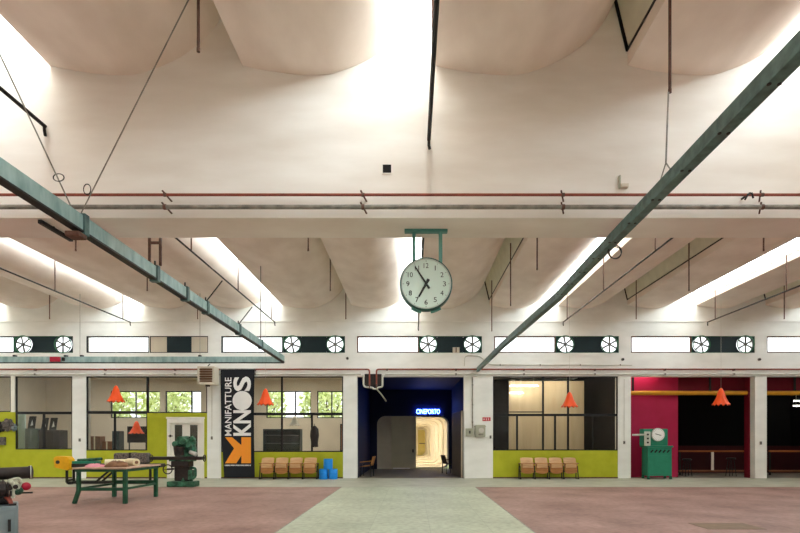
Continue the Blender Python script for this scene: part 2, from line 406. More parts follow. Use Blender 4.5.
def fan(x, z, y, label, rot):
    f = thing('ventilation_fan', (x, y, z - .31), label, 'fan', 'round fans in the clerestory strip')
    R = .315
    m = MB(); m.torus((x, y - .03, z), .322, .02, 'y', 40, 8); m.build('rim', 'fan_green', f, smooth=True)
    m = MB(); m.cyl((x, y - .05, z), (x, y + .05, z), .05, n=16); m.build('hub', 'blade', f, smooth=True)
    for k in range(6):
        a = rot + k * PI / 3; d = Vector((math.cos(a), 0, math.sin(a))); t = Vector((-d.z, 0, d.x)); c = Vector((x, y, z))
        m = MB(); vs = []
        for r, w in ((.045, .03), (.18, .034), (.3, .036)):
            tw = t * w + Vector((0, 1, 0)) * w * .15
            for q in (-1, 1):
                for e in (-.004, .004): vs.append(c + d * r + tw * q + Vector((0, e - .015, 0)))
        fs = []
        for i in (0, 4): fs += [(i, i+2, i+6, i+4), (i+1, i+5, i+7, i+3), (i, i+4, i+5, i+1), (i+2, i+3, i+7, i+6)]
        fs += [(0, 1, 3, 2), (8, 10, 11, 9)]
        m.add(vs, fs); m.build('blade', 'blade', f)
def ring_panel(m, cx, cz, half, r, y0, y1, x0, x1, z0, z1, n=40):   # rectangle x0..x1, z0..z1 with a round hole
    ins, outs = [], []
    for k in range(n):
        a = 2 * PI * k / n; c, s_ = math.cos(a), math.sin(a)
        ins.append((cx + r * c, cz + r * s_))
        tx = ((x1 - cx) / c if c > 1e-6 else (x0 - cx) / c if c < -1e-6 else 1e9); tz = ((z1 - cz) / s_ if s_ > 1e-6 else (z0 - cz) / s_ if s_ < -1e-6 else 1e9)
        t = min(tx, tz); outs.append((cx + t * c, cz + t * s_))
    vs = [(p[0], y, p[1]) for y in (y0, y1) for L in (ins, outs) for p in L]
    fs = []
    for k in range(n):
        j = (k + 1) % n
        fs += [(k, n + k, n + j, j), (2*n + k, 2*n + j, 3*n + j, 3*n + k), (k, j, 2*n + j, 2*n + k)]
    m.add(vs, fs)
for a, b, t in trans:
    x0, x1, z0, z1 = PX(a, YB), PX(b, YB), PZ(352.8, YB), PZ(336, YB)
    if t == 'w':
        framed(window_name(), x0, x1, z0, z1, yt, [], [], .05, 'long bright clerestory window ' + wn[iw], fm='rust' if iw > 2 else 'black_frame', group='clerestory windows')
        iw += 1
    elif t == 'd':
        d = thing('dark_panel', ((x0+x1)/2, yt, z0), 'black panel between two beige boards in the clerestory strip above the white door', 'panel')
        xa_, xb_ = PX(166.5, YB), PX(191, YB)
        MB().box(xa_, xb_, yt - .03, yt + .02, z0, z1).build('board', 'fan_dark', d)
        for u0, u1 in ((x0, xa_ - .005), (xb_ + .005, x1)): MB().box(u0, u1, yt - .02, yt + .02, z0, z1).build('side_board', 'beige', d)
        m = MB(); m.wall(x0, x1, z0, z1, yt - .04, yt - .021, [(x0 + .03, x1 - .03, z0 + .03, z1 - .03)]); m.build('frame', 'black_frame', d)
    else:
        d = thing('fan_panel', ((x0+x1)/2, yt, z0), 'dark green panel holding two round fans in the clerestory strip, ' + fn[ifn], 'panel', 'fan panels of the clerestory strip')
        fx = (PX(a + 9.3, YB), PX(b - 9.7, YB)); zc = (z0 + z1) / 2; m = MB()
        xm0, xm1 = fx[0] + .345, fx[1] - .345
        ring_panel(m, fx[0], zc, .3, .317, yt - .02, yt + .02, x0, xm0, z0, z1)
        ring_panel(m, fx[1], zc, .3, .317, yt - .02, yt + .02, xm1, x1, z0, z1)
        m.box(xm0, xm1, yt - .02, yt + .02, z0, z1); m.build('board', 'fan_dark', d)
        m = MB(); m.wall(x0, x1, z0, z1, yt - .04, yt - .021, [(x0 + .02, x1 - .02, z0 + .02, z1 - .02)]); m.build('frame', 'fan_green', d)
        for s_, x in zip(('left', 'right'), fx):
            fan(x, zc, yt - .06, '%s round white fan of the pair in the dark panel %s' % (s_, fn[ifn]), .52 + (.2 if s_ == 'left' else 0))
        ifn += 1
m = MB()
bx = PX(456, YB)
bxs = thing('crate', (bx, YB + .03, PZ(352.8, YB)), 'small pale box on the ledge of the fan panel below the clock', 'box')
m.box(bx - .13, bx + .13, YB - .05, YB + .01, PZ(352.8, YB), PZ(347.5, YB)); m.build('box_body', 'beige', bxs, bevel=.01)
m = MB(); m.box(bx - .02, bx + .02, YB - .056, YB - .0505, PZ(352.8, YB) + .01, PZ(347.5, YB) - .01); m.build('strap', 'rust', bxs)

# ---- bays: parapets and shop windows
yp = YB + .06
def para(a, b, t, label):
    m = MB(); m.box(PX(a, YB), PX(b, YB), YB + .02, YB + .16, 0, PZ(t, YB)); return struct(m.build('wall_parapet', 'olive'), label, 'wall', 'olive green wall infill of the bays')
para(-50, 15, 412, 'olive green low wall at the left edge below the white post')
para(15, 72, 449.5, 'olive green low wall under the window with three posters')
para(86, 147, 450.5, 'olive green low wall behind the green workbench')
m = MB(); m.wall(PX(147, YB), PX(207, YB), 0, PZ(413, YB), YB + .02, YB + .16, [(PX(167, YB), PX(204, YB), -1, PZ(417, YB))])
struct(m.build('wall_parapet', 'olive'), 'olive green wall around the white double door', 'wall', 'olive green wall infill of the bays')
para(221, 343, 452, 'olive green low wall behind the blue drums')
para(493, 618, 450.5, 'olive green low wall under the plywood window')
for a, b in ((-50, 72), (86, 166), (205, 207), (221, 343), (493, 618)):
    m = MB(); m.box(PX(a, YB), PX(b, YB), YB + .004, YB + .019, 0, .05)
    struct(m.build('baseboard_back', 'rust'), 'dark skirting strip at the foot of the green wall', 'trim', 'dark skirting strips')
pst = MB(); pst.box(PX(10.5, YB), PX(14.5, YB), YB + .01, YB + .18, PZ(412, YB), ZL)
struct(pst.build('column', 'white'), 'thin white post above the green wall at left edge', 'column')
def vbar(px, t, b, w=.035): return (PX(px, yp), PZ(b, yp), PZ(t, yp), w)
def hbar(py, a, b, w=.035): return (PX(a, yp), PX(b, yp), PZ(py, yp), w)
def shop(a, b, t, s_, vs, hs, label, fw=.04):
    return framed(window_name(), PX(a, YB), PX(b, YB), PZ(s_, YB), PZ(t, YB), yp, vs, hs, fw, label, group='black framed windows of the bays')
shop(-50, 10.5, 376.4, 412, [vbar(-20, 376, 412)], [], 'black framed window at the left edge beside the white post')
shop(15, 72, 376.4, 449.5, [vbar(44, 413, 449)], [hbar(413, 15, 72, .05)], 'black framed window with three dark posters behind it')
shop(86, 147, 376.4, 450.5, [vbar(115, 413, 450)], [hbar(412.5, 86, 147, .055)], 'black framed window left of the white door')
shop(147, 207, 376.4, 413, [vbar(192, 391, 413, .025)], [], 'black framed window above the white door')
shop(221, 343, 376.4, 452, [vbar(282, 376, 452), vbar(312, 414, 452)], [hbar(414, 221, 343, .05)], 'black framed window behind the black banner and seats')
shop(493, 618, 376.4, 450.5, [vbar(543, 376, 450), vbar(568, 376, 450), vbar(517, 415, 450), vbar(555, 415, 450), vbar(592.5, 415, 450, .02)],
     [hbar(415, 493, 618, .045), hbar(412, 509, 543, .02)], 'black framed window with pale plywood behind it')

# ---- white double door
d = thing('door_1', (PX(185.5, YB), YB + 0.080, 0), 'white double door with two narrow glass panes behind the milling machine', 'door', kind='structure')
zt = PZ(417, YB)
m = MB(); xa, xb = PX(167, YB), PX(204, YB)
m.box(xa, xa + .12, YB - 0.010, YB + 0.170, 0, zt); m.box(xb - .12, xb, YB - 0.010, YB + 0.170, 0, zt); m.box(xa + .12, xb - .12, YB - 0.010, YB + 0.170, zt - .2, zt)
m.box(xa - .03, xb + .03, YB - 0.030, YB + 0.000, zt - .07, zt); m.box(xa + .1, xb - .1, YB - 0.025, YB + 0.000, zt - .24, zt - .2)
m.build('door_frame', 'white', d, bevel=.008)
xm = (xa + xb) / 2
for l, r in ((xa + .125, xm - .004), (xm + .004, xb - .125)):
    pane = (l + .14, r - .14, .75, zt - .3)
    m = MB(); m.wall(l, r, .01, zt - .205, YB + 0.050, YB + 0.100, [pane, (l + .12, r - .12, .15, .6)])
    m.box(l + .12, r - .12, YB + 0.065, YB + 0.085, .15, .6)
    lf = m.build('door_leaf', 'white', d)
    m = MB(); m.box(pane[0], pane[1], YB + 0.070, YB + 0.076, pane[2], pane[3]); m.build('pane', 'dglass', lf)
m = MB(); m.cyl((xa + .05, YB - 0.015, PZ(436, YB)), (xa + .22, YB - 0.015, PZ(436, YB)), .015); m.box(xa + .1, xa + .14, YB - 0.020, YB + 0.050, PZ(436, YB) - .05, PZ(436, YB) + .05)
m.build('handle', 'dark', d)

# ------------------------------------------------------------------ rear rooms
YR = 26.5
rl = [(-25, 8), (110, 160), (165, 201), (266, 311), (317, 346)]
xe = PX(350, YB)
m = MB(); m.wall(XL, xe, 0, 4.6, YR, YR + .25, [(PX(a, YR), PX(b, YR), PZ(418, YR), PZ(391, YR)) for a, b in rl])
struct(m.build('wall_rear_room', 'roomwall'), 'pale rear wall of the rooms behind the left windows', 'wall')
for (a, b), d_ in zip(rl, ('at the left edge', 'behind the orange lamp left of the door', 'above the white door', 'behind the lamp beside the banner', 'left of the entrance column')):
    mid = (a + b) / 2
    framed(window_name(), PX(a, YR), PX(b, YR), PZ(418, YR), PZ(391, YR), YR + .12, [(PX(mid if mid < 180 or mid > 300 else 295, YR), PZ(418, YR), PZ(391, YR), .03)], [], .045, 'rear room window showing green leaves, ' + d_, fm='black_frame')
m = MB(); m.box(XL, xe, YB + .31, YR, 4.45, 4.6); m.box(xe, XR, YB + .31, YR, 4.45, 4.6); struct(m.build('ceiling_rear', 'roomwall'), 'ceiling of the rooms behind the bays', 'ceiling')
for px, mm, lab in ((350, 'roomwall', 'left of the entrance recess'), (624, 'blackroom', 'between the plywood room and the dark room')):
    m = MB(); x = PX(px, YB); m.box(x - .06, x + .06, YB + .31, YR, 0, 4.45)
    struct(m.build('wall_partition', mm), 'partition wall ' + lab, 'wall')
m = MB(); x = PX(214, YB); m.box(x - .05, x + .05, YB + .31, YR - 2.2, 0, 4.45); struct(m.build('wall_partition', 'roomwall'), 'partition wall behind the black banner', 'wall')
m = MB(); m.box(XL - .1, XL, YB + .31, YR, 0, 4.45); struct(m.build('wall_side_room', 'roomwall'), 'left end wall of the rear rooms', 'wall')
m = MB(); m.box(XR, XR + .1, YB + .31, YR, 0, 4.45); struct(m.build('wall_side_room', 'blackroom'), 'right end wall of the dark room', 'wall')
# ground and trees outside
g = MB(); quad(g, -60, 60, 26.8, 90, -.1); struct(g.build('ground', 'grass'), 'ground outside behind the hall', 'ground')
def tree(x, y, h, label):
    t = thing('tree', (x, y, -.1), label, 'tree', 'trees outside the rear windows')
    m = MB(); m.cyl((x, y, -.1), (x + .1, y, h * .55), .16, .09, 10)
    for k in range(4):
        a = k * 1.6; m.cyl((x + .1, y, h * .4), (x + .1 + math.cos(a) * .9, y + math.sin(a) * .7, h * .75), .06, .03, 8)
    m.build('trunk', 'bark', t, smooth=True)
    m = MB()
    for i in range(1500):
        while True:
            p = Vector((random.uniform(-1, 1), random.uniform(-1, 1), random.uniform(-1, 1)))
            if p.length < 1: break
        p = Vector((p.x * 1.5, p.y * 1.4, p.z * h * .36)) + Vector((x, y, h * .68))
        u = Vector((random.gauss(0, 1), random.gauss(0, 1), random.gauss(0, 1))).normalized(); w = u.orthogonal().normalized(); l = random.uniform(.1, .2)
        m.add([p - u * l, p + w * l * .5, p + u * l, p - w * l * .5], [(0, 1, 2, 3)])
    m.build('foliage', 'leaf', t)
for x, h, lab in ((-23.5, 5.2, 'leafy tree outside at the far left edge'), (-17.3, 5, 'leafy tree outside behind the orange lamp left of the door'), (-14.1, 5.4, 'leafy tree outside above the white door'), (-8.6, 5, 'leafy tree outside behind the lamp beside the banner'), (-5.0, 5.2, 'leafy tree outside next to the entrance column')):
    tree(x, 30.5 + random.uniform(-.5, .5), h, lab)

# ---- things in the left rooms
def boxthing(name, mm, x0, x1, y0, y1, z0, z1, label, cat, part, detail=None, dm=None, bevel=.01, group=None):
    t = thing(name, ((x0+x1)/2, (y0+y1)/2, z0), label, cat, group)
    m = MB(); m.box(x0, x1, y0, y1, z0, z1); m.build(part, mm, t, bevel=bevel)
    if detail: detail(t)
    return t
Y1 = 22.0
def cab_detail(x0, x1, y0, z0, z1, mm, n=2):
    def f(t):
        w = (x1 - x0) / n
        for i in range(n):
            m = MB(); m.box(x0 + w * i + .015, x0 + w * (i + 1) - .015, y0 - .02, y0 - .001, z0 + .06, z1 - .03); dd = m.build('door', mm, t, bevel=.005)
            m = MB(); m.cyl((x0 + w * (i + .85), y0 - .04, (z0 + z1) / 2), (x0 + w * (i + .85), y0 - .019, (z0 + z1) / 2), .015); m.build('knob', 'dark', dd)
    return f
a, b = PX(25, Y1), PX(38, Y1)
boxthing('cabinet', 'cabinet', a, b, Y1, Y1 + .5, 0, PZ(428.5, Y1), 'blue-grey metal cabinet behind the window, under the three posters', 'cabinet', 'body', cab_detail(a, b, Y1, 0, PZ(428.5, Y1), 'cabinet'))
a, b = PX(38.6, Y1), PX(60, Y1)
boxthing('sideboard', 'milldark', a, b, Y1, Y1 + .5, 0, PZ(430, Y1), 'dark brown sideboard right of the blue-grey cabinet', 'cabinet', 'body', cab_detail(a, b, Y1, 0, PZ(430, Y1), 'milldark', 3))
a, b = PX(15.5, Y1 + .6), PX(25, Y1 + .6)
boxthing('display_board', 'cyan', a, b, Y1 + .6, Y1 + .66, 0, PZ(414, Y1 + .6), 'pale cyan upright board left of the posters', 'board', 'board', lambda t: MB().box(a, b, Y1 + .58, Y1 + .599, 0, .12).build('foot_rail', 'greypipe', t))
for i, (p0, p1, dd) in enumerate(((25, 32.5, 'left one'), (36, 42.5, 'middle one'), (45, 53, 'right one'))):
    zb = PZ(428.5, Y1) if i == 0 else PZ(430, Y1) 
    x0, x1 = PX(p0, Y1) + (.02), PX(p1, Y1)
    if i == 1: x0 = PX(38.9, Y1); x1 = PX(45, Y1)
    if i == 2: x0 = PX(47, Y1); x1 = PX(54, Y1)
    t = thing('framed_poster', ((x0+x1)/2, Y1 + .2, zb), 'black framed poster leaning on a cabinet behind the window, ' + dd + ' of three', 'poster', 'three black posters')
    T = Matrix.Translation(((x0+x1)/2, Y1 + .12, zb + .005)) @ Matrix.Rotation(math.radians(-12), 4, 'X')
    w = (x1 - x0) / 2; h = .52
    m = MB(); m.box(-w, w, 0, .02, 0, h, T); m.build('frame', 'dark', t)
    m = MB(); m.box(-w + .025, w - .025, -.004, -.0005, .03, h - .03, T); m.build('print', 'poster', t)
    m = MB(); m.add([T @ Vector(v) for v in ((-w * .3, -.006, .1), (w * .5, -.006, .14), (0, -.006, .38))], [(0, 1, 2)]); m.build('figure', 'bwhite', t)
a = PX(66.5, Y1 + 3)
boxthing('picture_frame', 'wooddark', a - .22, a + .22, YR - .05, YR - .005, PZ(437, YR), PZ(421, YR), 'brown picture frame on the rear wall right of the posters', 'picture', 'frame', lambda t: MB().box(a - .17, a + .17, YR - .06, YR - .051, PZ(437, YR) + .05, PZ(421, YR) - .05).build('canvas', 'brown', t))
# bay with the white door: boxes, dark screen
def carton(px0, px1, y, z0, h, mm, label):
    x0, x1 = PX(px0, y), PX(px1, y)
    def det(t): MB().box((x0 + x1) / 2 - .03, (x0 + x1) / 2 + .03, y - .004, y - .0005, z0 + .02, z0 + h - .01).build('tape', 'cream', t)
    boxthing('carton', mm, x0, x1, y, y + .4, z0, z0 + h, label, 'box', 'box_body', det, group='boxes behind the window')
a, b = PX(88, 23), PX(113, 23)
t = thing('table', ((a+b)/2, 23.3, 0), 'dark table carrying brown boxes behind the window left of the door', 'table')
MB().box(a, b, 23, 23.7, .85, .9).build('table_top', 'wooddark', t, bevel=.01)
for x in (a + .05, b - .05):
    for y in (23.05, 23.65): MB().bar((x, y, 0), (x, y, .85), .05, .05).build('leg', 'dark', t)
carton(89, 100, 23.1, .9, .72, 'brown', 'tall brown box on the table, left one')
carton(102, 111.5, 23.1, .9, .5, 'wooddark', 'reddish brown box on the table, right one')
a, b = PX(112, 22.6), PX(119, 22.6)
boxthing('locker', 'tealcab', a, b, 22.6, 23.0, 0, PZ(431, 22.6), 'narrow dark locker right of the brown boxes', 'cabinet', 'body', cab_detail(a, b, 22.6, 0, PZ(431, 22.6), 'tealcab', 1))
a, b = PX(128, 24), PX(147, 24)
t = thing('chalkboard', ((a+b)/2, 24, 0), 'black rectangular board on legs behind the window left of the door', 'board')
MB().box(a, b, 24, 24.04, PZ(442, 24), PZ(427, 24)).build('board', 'poster', t); MB().wall(a - .03, b + .03, PZ(442, 24) - .03, PZ(427, 24) + .03, 23.99, 24.05, [(a, b, PZ(442, 24), PZ(427, 24))]).build('frame', 'dark', t)
for x in (a + .05, b - .05): MB().bar((x, 24.02, 0), (x, 24.02, PZ(442, 24) - .03), .04, .04).build('leg', 'dark', t)
# banner bay: glazed cabinet, coat, poster
a, b = PX(263, 22.5), PX(300, 22.5); zt = PZ(429, 22.5)
t = thing('display_cabinet', ((a+b)/2, 22.7, 0), 'dark teal glazed cabinet behind the window over the left seats', 'cabinet')
m = MB(); m.wall(a, b, 0, zt, 22.5, 22.54, [(a + .06, (a+b)/2 - .03, .5, zt - .08), ((a+b)/2 + .03, b - .06, .5, zt - .08)]); m.box(a, b, 22.95, 23, 0, zt); m.box(a, a + .03, 22.541, 22.949, 0, zt); m.box(b - .03, b, 22.541, 22.949, 0, zt); m.box(a + .03, b - .03, 22.541, 22.949, zt - .04, zt)
m.build('body', 'tealcab', t)
for z in (.9, 1.3, 1.65):
    MB().box(a + .031, b - .031, 22.56, 22.93, z, z + .025).build('shelf', 'cabinet', t)
for x0, x1 in ((a + .06, (a+b)/2 - .03), ((a+b)/2 + .03, b - .06)): MB().box(x0, x1, 22.515, 22.525, .5, zt - .08).build('glass_door', 'glass', t)
p = PP(315.5, 437, YB + .14)
t = thing('coat', (p.x, YB - .06, p.z - .35), 'dark coat hung on the window mullion above the blue drums', 'coat')
m = MB(); m.lathe([(.02, .42), (.07, .38), (.15, .28), (.17, .05), (.13, -.2), (.14, -.36), (.02, -.38)], (p.x, YB - .06, p.z), 'z', 14, lambda j, k: .02 * math.sin(k * 2.1 + j))
for v in m.v: v.y = YB - .06 + (v.y - YB + .06) * .35
m.build('cloth', 'milldark', t, smooth=True)
m = MB(); m.cyl((p.x, YB - .06, p.z + .36), (p.x, YB - .06, p.z + .5), .01); m.build('hanger_hook', 'dark', t)
a, b = PX(331, 23.5), PX(342, 23.5)
boxthing('picture_frame', 'dark', a, b, YR - .05, YR - .005, PZ(451, YR), PZ(424, YR), 'tall dark picture on the rear wall above the blue drums', 'picture', 'frame', lambda t: MB().box(a + .05, b - .05, YR - .06, YR - .051, PZ(451, YR) + .05, PZ(424, YR) - .05).build('canvas', 'brown', t))

# ---- plywood room
Y2 = 22.6
m = MB(); m.box(PX(509, Y2), PX(584, Y2), Y2, Y2 + .08, 0, PZ(381, Y2)); struct(m.build('wall_plywood', 'plywood'), 'pale plywood partition behind the black framed window', 'wall')
m = MB(); m.box(PX(350, YB) + .07, XR, YR + .0, YR + .2, 0, 4.6)
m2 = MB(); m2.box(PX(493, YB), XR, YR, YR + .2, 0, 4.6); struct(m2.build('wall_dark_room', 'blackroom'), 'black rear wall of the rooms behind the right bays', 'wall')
m = MB(); x = PX(478, YB); m.box(x - .06, x + .06, YB + .31, YR, 0, 4.45); struct(m.build('wall_partition', 'navy'), 'dark partition right of the entrance recess', 'wall')
def tube_lamp(p0, p1, label, mm='tube'):
    p0, p1 = Vector(p0), Vector(p1)
    t = thing('tube_lamp', (p0 + p1) / 2, label, 'lamp', 'fluorescent tube lamps')
    MB().cyl(p0, p1, .02, n=10).build('tube', mm, t, smooth=True)
    MB().bar(p0 + Vector((0, .02, .05)), p1 + Vector((0, .02, .05)), .06, .05).build('housing', 'white', t)
    for q in (p0.lerp(p1, .15), p0.lerp(p1, .85)): MB().cyl(q + Vector((0, .02, .07)), Vector((q.x, q.y + .02, 4.45)), .006, n=6).build('ceiling_mount', 'white', t)
tube_lamp(PP(510, 386, 22), PP(538, 386, 22), 'longer upper lit tube lamp inside the plywood room')
tube_lamp(PP(510, 393, 22.35), PP(523, 393, 22.35), 'shorter lower lit tube lamp inside the plywood room')

# ---- magenta and dark rooms
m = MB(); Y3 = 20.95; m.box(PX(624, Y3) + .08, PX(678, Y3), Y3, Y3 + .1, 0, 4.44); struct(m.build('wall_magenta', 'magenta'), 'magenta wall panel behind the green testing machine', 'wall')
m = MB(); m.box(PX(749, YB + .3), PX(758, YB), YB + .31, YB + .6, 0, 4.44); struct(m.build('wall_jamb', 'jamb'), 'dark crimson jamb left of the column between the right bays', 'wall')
m = MB(); m.box(PX(678, Y3) + .01, XR, 21.3, 21.4, PZ(391, 21.3), 4.44); struct(m.build('lit_ceiling_board', 'jamb'), 'dark crimson board above the yellow pipe, added for the crimson-lit ceiling', 'wall')  # added board, its colour stands in for the crimson-lit ceiling
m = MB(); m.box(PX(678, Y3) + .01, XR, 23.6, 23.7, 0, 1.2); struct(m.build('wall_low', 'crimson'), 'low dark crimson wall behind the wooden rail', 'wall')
t = thing('yellow_pipe', (PX(631, 21.3), 20.75, PZ(393, 20.75)), 'thick yellow pipe across the magenta wall and dark room', 'pipe')
zc = PZ(393, 20.75)
MB().cyl((PX(631, 20.3) + .07, 20.75, zc), (16.5, 20.75, zc), .085, n=18).build('pipe', 'yellow', t, smooth=True)
for x in (8.6, 11.6, 14.9): MB().box(x - .03, x + .03, 20.72, 20.78, zc + .08, 4.45).build('pipe_mount', 'dark', t)
for (a, b), lab in (((679, 749), 'orange-brown wooden rail with a white post in the dark room'), ((769, 830), 'orange-brown wooden rail at the right edge in the dark room')):
    y = 22.2; t = thing('railing', ((PX(a, y) + PX(b, y)) / 2, y, 0), lab, 'railing', 'wooden rails in the dark rooms')
    MB().box(PX(a, y), PX(b, y), y - .05, y + .05, PZ(452, y), PZ(450.3, y)).build('top_rail', 'railwood', t, bevel=.005)
    MB().box(PX(a, y), PX(b, y), y - .04, y + .04, PZ(471.5, y), PZ(470, y)).build('bottom_rail', 'wooddark', t, bevel=.005)
    for px in ([a + .8, 747] if a < 700 else [a + .8, 829]): MB().bar((PX(px, y), y, 0), (PX(px, y), y, PZ(452, y)), .06, .06).build('post', 'milldark', t)
    if a < 700: MB().bar((PX(711.5, y), y - .07, PZ(470, y)), (PX(711.5, y), y - .07, PZ(452, y)), .1, .04).build('post', 'white', t)
def stool(px, y, h, label):
    x = PX(px, y); t = thing('stool', (x, y, 0), label, 'stool', 'dark stools behind the rail')
    MB().lathe([(.001, h + .04), (.16, h + .04), (.18, h + .02), (.17, h - .02), (.001, h - .02)], (x, y, 0), 'z', 20).build('seat', 'milldark', t, smooth=True)
    for k in range(4):
        a = PI / 4 + k * PI / 2; MB().cyl((x + .1 * math.cos(a), y + .1 * math.sin(a), h - .02), (x + .19 * math.cos(a), y + .19 * math.sin(a), 0), .014, n=8).build('leg', 'dark', t)
    MB().torus((x, y, h * .4), .155, .01, 'z', 24, 6).build('foot_ring', 'dark', t, smooth=True)
stool(687, 21.6, .66, 'dark round stool beside the magenta wall')
stool(731, 21.6, .7, 'dark round stool right of the white post')
tube_lamp(PP(794, 401, 25), PP(812, 401, 25), 'upper lit tube lamp in the dark room at the right edge')
tube_lamp(PP(793.5, 406, 24), PP(812, 406, 24), 'lower lit tube lamp in the dark room at the right edge')

# ------------------------------------------------------------------ entrance recess
xl, xr = PX(357, YB), PX(464, YB); YE = 26.6
rl_ = MB(); rl_.box(xl - .06, xl, YB + .31, YE, 0, 3.95); struct(rl_.build('wall_recess', 'navy'), 'dark navy left wall of the entrance recess', 'wall')
rl_ = MB(); rl_.box(xr, xr + .06, YB + .31, YE, 0, 3.95); struct(rl_.build('wall_recess', 'navy'), 'dark navy right wall of the entrance recess', 'wall')
rl_ = MB(); rl_.box(xl - .06, xr + .06, YB + .31, YE + .3, 3.95, 4.1); struct(rl_.build('ceiling_recess', 'navy'), 'dark navy ceiling of the entrance recess', 'ceiling')
pa, pb, pt, pr = PX(377, YE), PX(449, YE), PZ(416, YE), .42
def rrect(x0, x1, z0, z1, r, n=8, rb=None):
    out = []; rb = r if rb is None else rb
    for cx, cz, a0, q in ((x1 - rb, z0 + rb, -PI / 2, rb), (x1 - r, z1 - r, 0, r), (x0 + r, z1 - r, PI / 2, r), (x0 + rb, z0 + rb, PI, rb)):
        for i in range(n + 1):
            a = a0 + PI / 2 * i / n; out.append((cx + q * math.cos(a), cz + q * math.sin(a)))
    return out
# recess rear wall with round-cornered portal
m = MB(); m.wall(xl, xr, 0, 3.95, YE, YE + .25, [(pa, pb, -1, pt)])
for q in (-1, 1):
    xc = (pa + pr) if q < 0 else (pb - pr); zc_ = pt - pr
    arc = [(xc + q * pr * math.sin(PI / 2 * i / 10), zc_ + pr * math.cos(PI / 2 * i / 10)) for i in range(11)]
    cor_ = (xc + q * pr, pt)
    for p_, q_ in zip(arc, arc[1:]): m.prism([cor_, p_, q_] if q > 0 else [cor_, q_, p_], YE + .002, YE + .248)
struct(m.build('wall_recess', 'navy'), 'dark navy end wall of the recess around the lit portal', 'wall')
# corridor of ribs
cor = thing('corridor', (0, YE + .25, 0), 'glowing cream corridor of round-cornered ribs beyond the portal', 'corridor', kind='structure')
ys = [YE + .25 + i * 11 / 6 for i in range(7)]
def sect(i):
    t = i / 6; return rrect(pa - .02 + .25 * t, pb + .02 - .95 * t, .02 + .32 * t, pt + .02 - .3 * t, pr, rb=.35)
for i in range(6):
    A, B = sect(i), sect(i); A2, B2 = sect(i), sect(i + 1)
    step = .1
    m = MB(); n = len(A)
    inner = [(p[0] * (1 - .05) + .05 * .1, p[1] * (1 - .05) + .05 * 1.3) for p in A]
    vs = [(p[0], ys[i], p[1]) for p in A] + [(p[0], ys[i], p[1]) for p in inner] + [(p[0], ys[i] + .3, p[1]) for p in inner] + [(p[0], ys[i] + .3, p[1]) for p in A] + [(p[0], ys[i + 1], p[1]) for p in B2]
    fs = []
    for r in range(4):
        for k in range(n):
            j = (k + 1) % n; fs.append((r * n + k, (r + 1) * n + k, (r + 1) * n + j, r * n + j))
    m.add(vs, fs); m.build('rib', 'tunnel', cor)
m = MB(); m.box(pa, pb, ys[6], ys[6] + .1, 0, 3); m.build('end_wall', 'tunnel', cor)
yd = ys[6] - .06
dr = MB(); dr.box(PX(418, yd), PX(431, yd), yd, yd + .055, PZ(456, yd), PZ(430, yd)); dd = dr.build('door', 'ydoor', cor, bevel=.01)
MB().box(PX(418.5, yd) + .05, PX(430.5, yd) - .05, yd - .05, yd - .01, PZ(444, yd), PZ(443, yd)).build('push_bar', 'greypipe', dd)
for i in (0, 1, 2, 3):
    sc_ = sect(i); zt_ = max(p[1] for p in sc_) - .1
    MB().box(-1.3, -.5, ys[i] + .45, ys[i] + .75, zt_ - .03, zt_).build('ceiling_lamp', 'tubewarm', cor)
# portal door leaves
d2 = thing('door_2', (PX(397, YE), YE - .05, 0), 'olive-grey closed door panel filling the left half of the portal', 'door', kind='structure')
xj, xk = PX(392, YE), PX(416, YE)
poly = [(pa + .01, .03), (xj + .006, .03), (xj + .006, pt - .005)] + [(pa + .01 + pr + pr * math.cos(PI / 2 + PI / 2 * i / 8), pt - .005 - pr + pr * math.sin(PI / 2 + PI / 2 * i / 8)) for i in range(9)]
MB().prism(poly, YE - .02, YE + .04).build('fixed_panel', 'beige', d2)
MB().box(xj - .02, xk, YE - .075, YE - .021, .03, pt - .01).build('door_leaf', 'leafdoor', d2, bevel=.006)
m = MB(); hz_ = PZ(450, YE); m.cyl((xk - .15, YE - .1, hz_), (xk - .15, YE - .05, hz_), .03); m.box(xk - .18, xk - .12, YE - .12, YE - .1, hz_ - .12, hz_ + .04); m.build('handle', 'dark', d2)
MB().box(PX(393, YE), PX(410, YE), YE - .095, YE - .076, .02, .07).build('door_light_leak', 'bwhite', d2)  # white strip painted in for light leaking under the door
# neon sign
sg = thing('neon_sign', (PX(428, YE), YE - .06, PZ(414.3, YE)), 'glowing blue neon letters above the portal door', 'sign')
tv, tf = text_geo('CINEPORTO', .012, .02)
x0, x1, z0, z1 = PX(416.3, YE), PX(439.8, YE), PZ(414, YE), PZ(409.2, YE)
MB().add([(x0 + a * (x1 - x0), YE - .07 + c, z0 + b * (z1 - z0)) for a, b, c in tv], tf).build('lettering', 'neon', sg)
MB().box(x0, x1, YE - .04, YE - .02, z0 - .03, z0 - .01).build('sign_mount', 'dark', sg)
